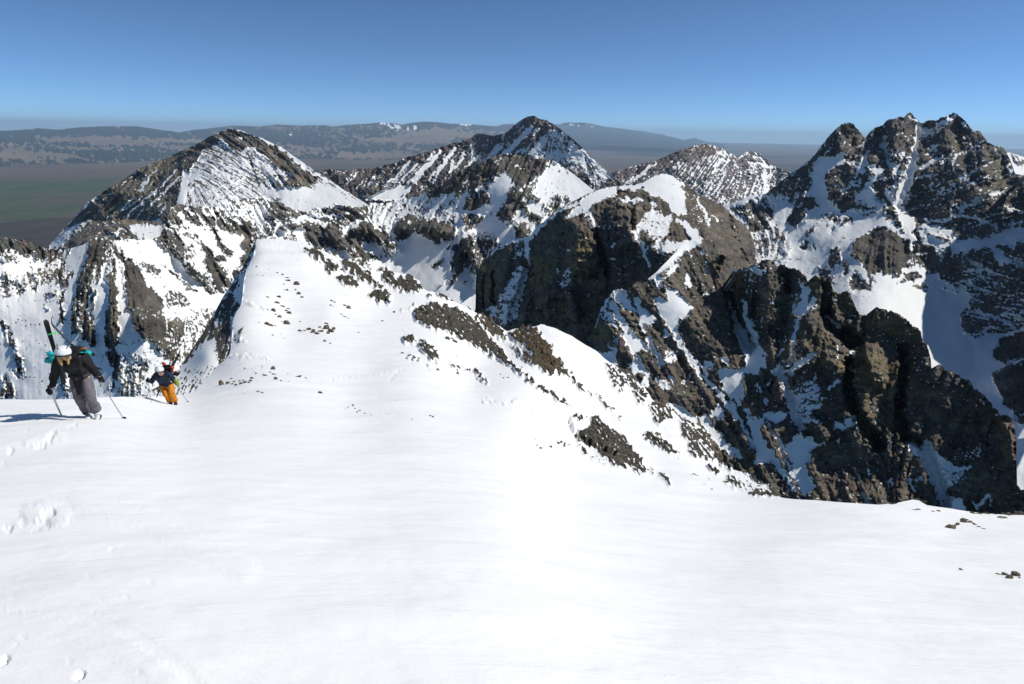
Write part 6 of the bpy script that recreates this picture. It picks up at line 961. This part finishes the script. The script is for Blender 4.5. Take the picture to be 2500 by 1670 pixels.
def skier(sh, foot_px, J, cfg):
    """sh: detail sheet; J: joints as (sheet x, sheet y, metres nearer(-)/farther(+) than the feet)"""
    fx, fy = sh(foot_px)[0]; base = ground(fx, fy); d0 = base.y
    W = {}
    for k, (x, y, dy) in J.items():
        q = sh((x, y))[0]; W[k] = Vector(at(q[0], q[1], d0+dy))
    body = empty('person', base); tag(body, cfg['label'], 'person', cfg.get('group'))
    s = cfg.get('s', 1.0)
    hd = W['head']; fwd = (W['face']-hd).normalized()
    j = [(W['pelvis'], .13*s, .11*s), (W['belly'], .125*s, .10*s), (W['chest'], .15*s, .115*s), (W['neck'], .058*s, .058*s), (hd-(hd-W['neck'])*.25, .075*s, .08*s), (hd+(hd-W['neck'])*.35, .085*s, .095*s),
         (W['shL'], .058*s, .058*s), (W['elL'], .045*s, .045*s), (W['haL'], .030*s, .030*s), (W['shR'], .058*s, .058*s), (W['elR'], .045*s, .045*s), (W['haR'], .030*s, .030*s),
         (W['hipL'], .088*s, .088*s), (W['knL'], .062*s, .062*s), (W['anL'], .045*s, .045*s), (W['hipR'], .088*s, .088*s), (W['knR'], .062*s, .062*s), (W['anR'], .045*s, .045*s)]
    e = [(0, 1), (1, 2), (2, 3), (3, 4), (4, 5), (2, 6), (6, 7), (7, 8), (2, 9), (9, 10), (10, 11), (0, 12), (12, 13), (13, 14), (0, 15), (15, 16), (16, 17)]
    bod = skin_mesh('body', j, e, M_['skin'], body, 2)
    # jacket: hood collar, torso, sleeves with a wrinkle at the elbow
    lerp = lambda a, b_, t: W[a].lerp(W[b_], t)
    hem = lerp('pelvis', 'belly', -.05)
    jk = [(hem, .175*s, .15*s), (lerp('pelvis', 'belly', .55), .165*s, .135*s), (W['belly'], .17*s, .14*s), (W['chest'], .205*s, .155*s), (lerp('chest', 'neck', .75), .10*s, .09*s)]
    je = [(0, 1), (1, 2), (2, 3), (3, 4)]
    for sd in 'LR':
        n0 = len(jk); a, b_, c_ = W['sh'+sd], W['el'+sd], W['ha'+sd]
        jk += [(a, .092*s, .088*s), (a.lerp(b_, .5), .076*s, .078*s), (a.lerp(b_, .85), .080*s, .072*s), (b_, .068*s, .072*s), (b_.lerp(c_, .35), .070*s, .062*s), (b_.lerp(c_, .7), .052*s, .052*s), (b_.lerp(c_, .88), .046*s, .046*s)]
        je += [(3, n0)]+[(n0+i, n0+i+1) for i in range(6)]
    jac = skin_mesh('jacket', jk, je, cfg['jacket'], body, 2)
    tr = [(lerp('pelvis', 'belly', .35), .15*s, .125*s), (W['pelvis'], .165*s, .14*s)]; te = [(0, 1)]
    for sd in 'LR':
        n0 = len(tr); a, b_, c_ = W['hip'+sd], W['kn'+sd], W['an'+sd]
        tr += [(a, .112*s, .112*s), (a.lerp(b_, .45), .104*s, .100*s), (a.lerp(b_, .8), .092*s, .096*s), (b_, .092*s, .092*s), (b_.lerp(c_, .25), .088*s, .080*s), (b_.lerp(c_, .5), .088*s, .092*s), (b_.lerp(c_, .75), .096*s, .088*s), (b_.lerp(c_, .9), .092*s, .096*s), (c_, .082*s, .086*s)]
        te += [(1, n0)]+[(n0+i, n0+i+1) for i in range(8)]
    trs = skin_mesh('trousers', tr, te, cfg['trousers'], body, 2)
    for o, amp, sc in ((jac, .013, 11), (trs, .016, 10)):
        for v in o.data.vertices:
            p = o.matrix_world@v.co; k = 1-2*abs(mnoise.noise(Vector((p.x*sc*.7, p.y*sc*.7, p.z*sc*1.5)))); k2 = mnoise.noise(p*sc*2.4)
            v.co += v.normal*(k*amp+k2*amp*.5)
    # boots
    for sd in 'LR':
        a = W['an'+sd]; t = W['toe'+sd]; dr = (t-a); 
        skin_mesh('ski_boot', [(a+Vector((0, .01, .06)), .062*s, .066*s), (a+Vector((0, 0, -.02)), .06*s, .066*s), (a.lerp(t, .35)+Vector((0, 0, -.055)), .055*s, .05*s), (a.lerp(t, .9)+Vector((0, 0, -.075)), .05*s, .036*s), (t+Vector((0, 0, -.08)), .04*s, .028*s)], [(0, 1), (1, 2), (2, 3), (3, 4)], cfg['boot'], body, 2)
        tube('boot_sole', [a+Vector((0, .05, -.125)), t+Vector((0, -.02, -.12))], [.035, .032], M_['dark'], body, 8)
    # head: hair, goggles, helmet
    up = (W['crown']-hd).normalized(); H_ = frame(up, fwd)
    helm = ball('helmet', hd+up*.035*s, (.118*s, .138*s, .118*s), M_['white'], body, H_, .0, 3, 4, cut=-.32)
    sol = helm.modifiers.new('shell', 'SOLIDIFY'); sol.thickness = .014; sol.offset = 1
    X = (H_.to_3x3()@Vector((1, 0, 0))); Y = (H_.to_3x3()@Vector((0, 1, 0)))
    if Y.dot(fwd) < 0: Y = -Y
    for sx in (-1, 1):
        for a in (-.45, .12, .62):
            dv = (X*sx*.62+Y*a+up*.85).normalized(); c = hd+up*.035*s+Vector((dv.dot(X)*.118*X+dv.dot(Y)*.138*Y+dv.dot(up)*.118*up))*s*1.085
            ball('vent', c, (.012, .030, .008), M_['vent'], helm, frame(dv, Y), 0, 1, 2)
    # band/visor of the goggles
    gp = []
    for a in np.linspace(-1.25, 1.25, 13): gp.append(hd+X*math.sin(a)*.120*s+Y*math.cos(a)*.135*s-up*.005)
    strap('goggles', gp, [.03]+[.05]*11+[.03], .02, M_['dark'], body, up)
    # face features under the rim
    fc = hd+Y*.098*s-up*.055*s
    ball('nose', fc+Y*.018, (.014, .018, .020), M_['skin'], bod, H_, 0, 1, 2); ball('mouth', fc-up*.034+Y*.004, (.022, .008, .007), M_['red'], bod, H_, 0, 1, 2)
    for sx in (-1, 1): ball('eye', fc+X*sx*.032+up*.030, (.012, .008, .009), M_['white'], bod, H_, 0, 1, 2); ball('ear', hd+X*sx*.088*s-up*.02, (.010, .022, .030), M_['skin'], bod, H_, 0, 1, 2)
    if cfg.get('hair'):
        for sx in (-1, 1):
            h0 = hd+X*sx*.075*s+Y*.045*s-up*.02
            hr = [(h0, .030, .026), (h0+Vector((sx*.02, -.01, -.07)), .036, .026), (h0+Vector((sx*.025, -.01, -.13)), .026, .020), (h0+Vector((sx*.03, -.01, -.175)), .010, .008)]
            o = skin_mesh('hair', hr, [(0, 1), (1, 2), (2, 3)], M_['hair'], body, 2)
            for v in o.data.vertices: v.co += v.normal*mnoise.noise(v.co*60)*.008
    return body, W, base

sh1 = sheet(80, 750, 5.228)
J1 = dict(pelvis=(615, 905, .05), belly=(575, 810, -.08), chest=(500, 690, -.26), neck=(430, 640, -.40), head=(388, 598, -.50), face=(400, 720, -.62), crown=(372, 470, -.48),
          shL=(315, 690, -.34), elL=(275, 880, -.36), haL=(243, 1045, -.44), shR=(640, 655, -.28), elR=(765, 790, -.30), haR=(868, 918, -.46),
          hipL=(535, 930, .05), knL=(600, 1165, -.10), anL=(700, 1345, .06), toeL=(690, 1375, -.20), hipR=(690, 915, .03), knR=(735, 1150, -.16), anR=(815, 1330, -.04), toeR=(812, 1385, -.26))
p1, W1, g1 = skier(sh1, (800, 1395), J1, dict(label='larger skier in black jacket and grey trousers with white helmet, climbing bent forward', jacket=M_['black'], trousers=M_['grey'], boot=M_['boot'], hair=True, s=.93))
def P1w(x, y, dy): q = sh1((x, y))[0]; return Vector(at(q[0], q[1], g1.y+dy))
# dark sling hanging from the waist belt, chest buckle and hip straps
strap('hanging_strap', [P1w(555, 905, -.22), P1w(570, 985, -.20), P1w(588, 1060, -.19), P1w(592, 1115, -.18)], [.17, .13, .08, .045], .02, M_['black'], p1)
strap('waist_belt', [P1w(450, 880, -.18), P1w(540, 900, -.26), P1w(640, 890, -.25), P1w(735, 850, -.14)], .05, .015, M_['dark'], p1); strap('shoulder_strap', [P1w(350, 655, -.45), P1w(370, 760, -.46), P1w(400, 850, -.34), P1w(430, 905, -.22)], .045, .015, M_['dark'], p1); strap('shoulder_strap', [P1w(575, 620, -.38), P1w(610, 720, -.42), P1w(640, 830, -.28)], .045, .015, M_['dark'], p1)
strap('chest_strap', [P1w(375, 780, -.47), P1w(480, 800, -.50), P1w(620, 770, -.43)], .022, .012, M_['dark'], p1); ball('buckle', P1w(560, 912, -.28), (.022, .012, .014), M_['rust'], p1, None, 0, 1, 2)
glove(W1['haL']+Vector((0, -.03, -.02)), Vector((.2, -.25, 1)), Vector((-1, -.3, .1)), M_['black'], p1, 1.35); glove(W1['haR']+Vector((.01, -.03, -.01)), Vector((-.35, .1, 1)), Vector((1, -.4, .2)), M_['black'], p1, 1.35)
# loads
pk = empty('backpack', P1w(500, 640, .06)); tag(pk, 'black backpack with teal clothing bundles on the skier in black', 'backpack')
ball('pack_body', P1w(500, 650, .02), (.17, .14, .27), M_['black'], pk, frame((W1['neck']-W1['pelvis']).normalized()), .10, 4, 3)
ball('pack_lid', P1w(560, 575, -.10), (.19, .13, .07), M_['black'], pk, frame((W1['neck']-W1['pelvis']).normalized()), .15, 5, 3)
for k, (x, y, r) in enumerate(((225, 600, .055), (205, 680, .062), (240, 650, .05), (640, 590, .07), (700, 600, .075), (690, 640, .05))): ball('teal_bundle', P1w(x, y, -.10), (r, r*.8, r*.95), M_['teal'], pk, None, .55, 10+k, 3)
ball('rust_roll', P1w(650, 530, -.10), (.07, .04, .025), M_['rust'], pk, None, .3, 20, 2); strap('loose_strap', [P1w(770, 740, .10), P1w(820, 775, .12), P1w(890, 797, .14)], [.03, .04, .012], .015, M_['dark'], pk); ball('black_pouch', P1w(765, 605, -.06), (.045, .03, .03), M_['black'], pk, None, .3, 21, 2); strap('compression_strap', [P1w(505, 575, -.24), P1w(570, 560, -.26), P1w(620, 545, -.22)], .02, .01, M_['dark'], pk)
tip1, tip2 = P1w(150, 120, -.16), P1w(172, 150, -.13)
V1 = -P1w(400, 600, 0).normalized()
ski_mesh('ski', tip1, P1w(400, 965, .26), V1, .070, M_['ski'], M_['tealski'], 'left ski of the A-frame on the black backpack, showing its dark top and teal edge', 'skis on the black backpack')
ski_mesh('ski', tip2, P1w(770, 800, .22), (tip2-P1w(770, 800, .22)).cross(V1).normalized()+V1*.25, .085, M_['ski'], M_['base'], 'right ski of the A-frame on the black backpack, seen almost edge on', 'skis on the black backpack')
st = strap('ski_strap', [P1w(195, 350, -.16), P1w(250, 338, -.17), P1w(318, 322, -.13)], .028, .012, M_['green'], None); tag(st, 'bright green strap tying the two crossed ski tips together', 'strap')
pole('ski_pole', W1['haL']+Vector((.0, -.05, .05)), ground(149.5, 1011)+Vector((0, 0, -.02)), M_['pale'], 'pale ski pole planted left of the larger skier', 'poles of the larger skier', False, 1.9)
pole('ski_pole', W1['haR']+Vector((.0, -.06, .05)), ground(302.5, 1021.5)+Vector((0, 0, -.03)), M_['metal'], 'dark thin ski pole planted right of the larger skier', 'poles of the larger skier')

sh2 = sheet(320, 830, 8.711)
J2 = dict(pelvis=(755, 960, .05), belly=(710, 880, -.08), chest=(670, 770, -.24), neck=(630, 710, -.40), head=(603, 655, -.50), face=(630, 760, -.62), crown=(585, 520, -.48),
          shL=(520, 740, -.32), elL=(435, 900, -.20), haL=(385, 850, -.42), shR=(835, 730, -.25), elR=(900, 850, -.28), haR=(985, 950, -.42),
          hipL=(670, 990, .05), knL=(760, 1180, -.15), anL=(835, 1305, .05), toeL=(840, 1350, -.2), hipR=(840, 970, .03), knR=(870, 1160, -.12), anR=(935, 1300, 0), toeR=(945, 1350, -.22))
p2, W2, g2 = skier(sh2, (900, 1365), J2, dict(label='smaller farther skier in navy jacket and orange trousers with white helmet', jacket=M_['navy'], trousers=M_['orange'], boot=M_['dark'], s=.98))
def P2w(x, y, dy): q = sh2((x, y))[0]; return Vector(at(q[0], q[1], g2.y+dy))
strap('chest_strap', [P2w(560, 800, -.47), P2w(640, 800, -.50), P2w(780, 800, -.42)], .03, .012, M_['dark'], p2); strap('shoulder_strap', [P2w(760, 640, -.36), P2w(745, 740, -.45), P2w(770, 870, -.30)], .06, .015, M_['dark'], p2); strap('shoulder_strap', [P2w(545, 680, -.44), P2w(560, 770, -.47), P2w(600, 880, -.30)], .05, .015, M_['dark'], p2)
strap('waist_belt', [P2w(590, 940, -.16), P2w(700, 960, -.24), P2w(880, 920, -.16)], .05, .02, M_['dark'], p2); ball('helmet_emblem', P2w(628, 682, -.66), (.022, .008, .018), M_['red'], p2, None, 0, 1, 2)
glove(W2['haL']+Vector((0, -.03, 0)), Vector((.05, 0, 1)), Vector((-1, -.3, .1)), M_['dark'], p2, 1.4); glove(W2['haR']+Vector((0, -.03, 0)), Vector((-.3, .1, 1)), Vector((1, -.4, .2)), M_['lime'], p2, 1.7); ball('mitten_cuff', P2w(965, 880, -.36), (.07, .06, .10), M_['lime'], p2, frame(Vector((.35, -.2, -1))), .2, 3, 3)
pk2 = empty('backpack', P2w(760, 620, .05)); tag(pk2, 'black backpack with red bundles on the skier in navy', 'backpack')
ball('pack_body', P2w(760, 680, .02), (.18, .15, .27), M_['black'], pk2, frame((W2['neck']-W2['pelvis']).normalized()), .12, 6, 3); ball('pack_lid', P2w(760, 570, -.12), (.15, .10, .06), M_['dark'], pk2, None, .2, 7, 3)
for k, (x, y, r) in enumerate(((695, 510, .055), (722, 535, .035), (880, 590, .060), (872, 640, .045), (915, 682, .035), (950, 668, .025))): ball('red_bundle', P2w(x, y, -.10), (r, r*.7, r), M_['red'], pk2, None, .5, 30+k, 3)
ball('dark_pouch', P2w(965, 720, -.02), (.10, .06, .07), M_['black'], pk2, None, .4, 41, 3)
ski_mesh('ski', P2w(1105, 140, -.10), P2w(545, 1205, .30), (P2w(1105, 140, -.10)-P2w(545, 1205, .30)).cross(P2w(700, 700, 0)).normalized()*.9-P2w(700, 700, 0).normalized()*.5, .085, M_['ski'], M_['base'], 'long dark ski running diagonally behind the skier in navy', 'skis on the red-bundled backpack')
ski_mesh('ski', P2w(1045, 265, -.06), P2w(840, 620, .02), -P2w(700, 700, 0).normalized(), .075, M_['ski'], M_['base'], 'shorter-looking dark ski crossing the long one behind the skier in navy', 'skis on the red-bundled backpack')
pole('ski_pole', W2['haL']+Vector((0, -.05, .07)), ground(369.5, 983.5)+Vector((0, 0, -.03)), M_['metal'], 'thin ski pole planted left of the skier in navy', 'poles of the smaller skier', False)
pole('ski_pole', W2['haR']+Vector((-.03, -.05, .07)), ground(458.5, 980)+Vector((0, 0, -.03)), M_['metal'], 'thin ski pole with basket planted right of the skier in navy', 'poles of the smaller skier')
